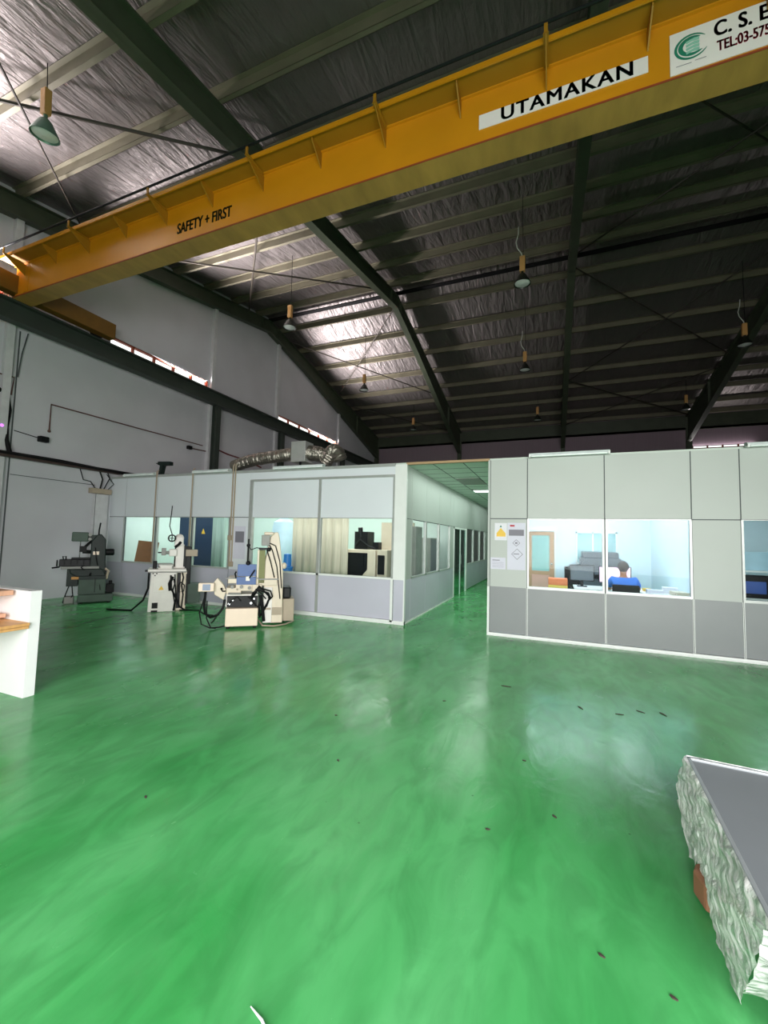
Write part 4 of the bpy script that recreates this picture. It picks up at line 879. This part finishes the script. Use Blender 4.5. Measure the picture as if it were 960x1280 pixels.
# control pendant on the left
PN = MB().box((-.92, -.12, .67), (-.66, -.02, .82)).build('control_pendant', M['mbeige'], T, bevel=.01)
MB().box((-.85, -.125, .69), (-.72, -.12, .80)).build('pendant_screen', M['screen'], PN)
MB().prism([(-.66, .60), (-.5, .5), (-.46, .66), (-.5, .76), (-.62, .9), (-.68, .82)], .0, .12).build('pendant_arm', M['mcream'], T, bevel=.01)
b = MB().tube([(-.8, -.07, .67), (-.81, -.08, .4), (-.79, -.08, .28), (-.7, -.04, .2), (-.58, .0, .24), (-.5, .05, .36), (-.48, .05, .5)], .022).tube([(-.79, -.05, .66), (-.88, -.1, .3), (-.84, -.1, .1), (-.7, -.1, .03), (-.55, -.02, .02), (-.3, .3, .02)], .011).tube([(-.77, -.05, .5), (-.76, -.1, .2), (-.68, -.15, .04), (-.6, -.1, .02)], .011)
b.build('pendant_cable', M['black'], T, smooth=True)
b = MB()
for q in range(5):
    b.tube([(-.02+.02*q, -.02, .5+.03*q), (.0+.02*q, -.05, .62+.02*q), (.1, -.06, .68+.02*q), (.28+.01*q, -.03, .62-.02*q), (.3, -.0, .5), (.26-.03*q, .03, .36-.05*q)], .016)
b.tube([(.14, -.02, .58), (.18, -.03, .4), (.22, .0, .1)], .03).tube([(.16, .0, .5), (.12, -.03, .38), (.14, -.03, .2)], .02)
b.build('hydraulic_hose', M['black'], T, smooth=True)
MB().tube([(.1, .3, .1), (.2, -.05, .03), (.4, -.08, .02), (.62, .05, .02), (.8, .35, .02)], .015).build('trailing_hose', M['tan'], T, smooth=True)

MB().box((-.44, -.005, .37), (.09, .06, .565)).build('pump_shade', M['mdark'], T)  # dark block painting in the shade behind the pump
b = MB()
for (x, z, r) in ((-.40, .43, .02), (-.34, .50, .016), (-.02, .44, .022), (.03, .52, .015)): b.lathe([(0, 0), (r, 0), (r, .03), (0, .03)], 10, (x, -.03, z), 'Y')
b.build('recess_fitting', M['chrome'], T)
b = MB().tube([(-.42, -.02, .40), (-.36, -.05, .50), (-.26, -.03, .56), (-.2, -.04, .48)], .009).tube([(-.08, -.03, .56), (.0, -.06, .50), (.06, -.04, .40), (.12, -.03, .37)], .012).tube([(.1, -.05, .74), (.2, -.09, .70), (.32, -.06, .66), (.36, .0, .55), (.3, .02, .48)], .014).tube([(.05, -.06, .70), (.16, -.1, .62), (.24, -.08, .52)], .012)
b.build('feed_hose', M['black'], T, smooth=True)
MB().box((-.47, -.04, .885), (.10, .0, .905)).box((.1, .0, .86), (.46, .02, .885)).build('slide_rail', M['mgrey'], T)
MB().box((.345, .035, .20), (.54, .05, .34)).box((.22, .02, .30), (.34, .03, .34)).build('foot_hatch', M['tan'], T)
MB().tube([(-.47, .0, .66), (-.52, -.02, .66), (-.54, -.06, .7)], .012).ball((-.54, -.06, .71), .02).build('crank_handle', M['black'], T)

# ---------------------------------------------------------------- white counter at the left edge
T = thing('white_counter', 'white end panel of a counter with a wooden shelf at the left photo edge', 'counter', (-4.9, 2.6, 0))
MB().box((-1.6, .0, 0), (.0, .105, 1.06)).build('end_panel', M['white'], T, bevel=.003)
MB().box((-1.6, -.80, .72), (.03, -.0, .75)).box((-1.6, -.79, .69), (.02, -.0, .716)).build('wooden_shelf', M['wood'], T, bevel=.003)
MB().box((-1.6, -.8, 0), (-1.55, 0, .69)).build('support_panel', M['white'], T)
T = thing('wooden_rack', 'small pinkish wooden rack standing on the counter shelf', 'rack', (-5.55, 2.45, .75))
MB().box((-.35, -.2, .26), (.42, .12, .31)).build('top_board', M['wood_d'], T, bevel=.004)
MB().box((-.35, -.18, .03), (.36, .1, .07)).build('lower_board', M['wood_d'], T, bevel=.004)
MB().box((.10, -.15, .07), (.14, .08, .26)).box((-.33, -.15, .0), (-.29, .08, .26)).box((.1, -.15, 0), (.3, .08, .03)).build('upright', M['wood_d'], T)

# ---------------------------------------------------------------- film wrapped steel tray on the right
T = thing('wrapped_table', 'low grey steel table wrapped in clear plastic film at the right edge', 'table', (.735, 3.03, 0), math.radians(-3.2))
W_, D_, H_ = 1.35, 1.24, .45
MB().box((.012, -D_+.012, H_-.05), (W_-.012, -.012, H_-.012)).build('top_plate', M['traygrey'], T)
b = MB().box((0, -D_, H_-.05), (.018, 0, H_)).box((W_-.018, -D_, H_-.05), (W_, 0, H_)).box((0, -.018, H_-.05), (W_, 0, H_)).box((0, -D_, H_-.05), (W_, -D_+.018, H_)); b.build('rim', M['trayrim'], T, bevel=.003)
MB().box((.03, -D_+.03, .2), (W_-.03, -.03, .4)).build('body', M['traygrey'], T)
for x in (.06, W_-.12):
    for y in (-D_+.1, -.16): MB().box((x, y, 0), (x+.06, y+.06, .2)).build('leg', M['mgrey'], T)
MB().prism([(-.055, -.44), (-.075, -.50), (-.05, -.60), (.2, -.62), (.2, -.42)], .01, .13, 'Z').build('cardboard_packing', M['cardboard'], T, bevel=.015)
def film_side(side):
    b = MB(); nu, nv = 90, 34; G_ = []
    L = D_ if side in 'LR' else W_
    for i in range(nu+1):
        u = i/nu*L; row = []
        for j_ in range(nv+1):
            v = j_/nv
            if side == 'L': bot = .14 - .10*min(1, u/.25) if u < .25 else (.04 + .02*math.sin(u*19) + (.06 if .45 < u < .7 else 0)*1.0); bot = max(.004, bot*(1 if u < .8 else .15))
            else: bot = .05+.02*math.sin(u*13)
            zz = (H_+.004)*(1-v) + bot*v
            bulge = .010 + .022*math.sin(PI*v)*(.6+.5*math.sin(u*7+v*3)) + .004*math.sin(u*31+v*23) + .003*math.sin(u*53-v*41) + (.03*v if side == 'L' else 0) + rnd.uniform(-.0015, .0015)
            if v < .02: bulge = .004
            p = {'L': (-bulge, -u*(1-.19*v), zz), 'N': (u-.035, -D_*(1-.19*v)-bulge, zz), 'F': (u, bulge, zz)}[side]
            row.append(b.bm.verts.new(p))
        G_.append(row)
    for i in range(nu):
        for j_ in range(nv): b.bm.faces.new((G_[i][j_], G_[i+1][j_], G_[i+1][j_+1], G_[i][j_+1]))
    o = b.build('plastic_film', M['film'] if side != 'N' else M['film_clear'], T, smooth=True)
for s_ in 'LNF': film_side(s_)

# ---------------------------------------------------------------- debris on the floor
tag(MB().tube([(-.995, 1.31, .008), (-.93, 1.29, .009), (-.86, 1.25, .008)], .008, 6, radii=[.002, .005, .006]).build('wood_splinter', M['paper']), 'pale wood splinter on the floor at the bottom edge of the photo', 'splinter')
spots = [(.013, 2.887), (.187, 2.03), (-.50, 5.154), (.27, 4.84), (.62, 4.83), (.83, 5.0), (1.03, 5.03), (-3.02, 11.7), (-1.77, 8.69), (-1.6, 9.0), (-1.5, 2.9), (-2.4, 2.0), (-1.9, 3.6), (-1.05, 4.4), (.42, 1.96), (-.35, 2.6), (-.2, 3.5)]
proto = None
for i, (x, y) in enumerate(spots):
    if proto is None:
        b = MB(); b.prism([(-.022, -.004), (-.005, -.012), (.02, -.003), (.024, .004), (.002, .009), (-.018, .006)], .0, .005, 'Z'); proto = b.build('debris_scrap', M['debris']); o = proto
    else:
        o = proto.copy(); COL.objects.link(o)
    s = rnd.uniform(.6, 1.3)*(1.1 if y > 4.5 else .7); o.scale = (s*(1.8 if y > 4.5 else 1), s, 1); o.location = (x, y, .0005); o.rotation_euler = (0, 0, rnd.uniform(-1.2, .3))
    tag(o, 'small dark scrap of debris lying on the green floor', 'debris', 'scraps on the floor')

# ---------------------------------------------------------------- light
def area(name, loc, d, sx, sy, power, col=(1, 1, 1), spread=PI):
    L = bpy.data.lights.new(name, 'AREA'); L.shape = 'RECTANGLE'; L.size = sx; L.size_y = sy; L.energy = power; L.color = col; L.spread = spread
    o = bpy.data.objects.new(name, L); COL.objects.link(o); o.location = loc
    d = Vector(d).normalized(); o.rotation_euler = d.to_track_quat('-Z', 'Y').to_euler(); return o
area('daylight_door', (1.5, YN-.15, 2.3), (-.4, 1, -.65), 9.0, 4.2, 1120, (1, .99, .97), math.radians(150))
area('daylight_slit', (XL+.03, 9.3, 7.09), (.75, .05, .75), 3.5, .2, 400, (1, .93, .93), math.radians(72))
area('daylight_slit', (XL+.03, 18, 7.09), (.75, .05, .75), 5.5, .2, 520, (1, .93, .93), math.radians(72))
area('daylight_slit', (XL+.03, 3.2, 7.09), (.75, .05, .75), 3.9, .2, 300, (1, .93, .93), math.radians(72))
area('daylight_slit', (8.3, YB-.05, 7.05), (0, -.7, .7), 2.7, .12, 20, (1, .95, .93))
area('room_light', (.7, 10.2, 3.12), (0, 0, -1), 3.0, 4.2, 125, (.84, .94, 1))
area('room_light', (-9.1, 10.0, 3.12), (0, 0, -1), 3.4, 4.0, 135, (.96, 1, .98))
area('room_light', (-5.1, 10.0, 3.12), (0, 0, -1), 3.4, 4.0, 140, (1, 1, .96))
area('room_light', (-4.8, 16.3, 3.12), (0, 0, -1), 3.0, 6.0, 120, (.9, 1, .97))
area('room_light', (4.2, 10.6, 3.12), (0, 0, -1), 1.2, 1.2, 34, (.85, .95, 1))
area('room_light', (-1.9, 11.5, 3.15), (0, 0, -1), 1.2, 6.5, 60, (.85, 1, .9))
area('room_light', (-1.9, 17.3, 3.15), (0, 0, -1), 1.2, 4, 20, (.85, 1, .9))
w = bpy.data.worlds.new('world'); sc.world = w; w.use_nodes = True
w.node_tree.nodes['Background'].inputs['Color'].default_value = (1, .96, .93, 1); w.node_tree.nodes['Background'].inputs['Strength'].default_value = 1.6
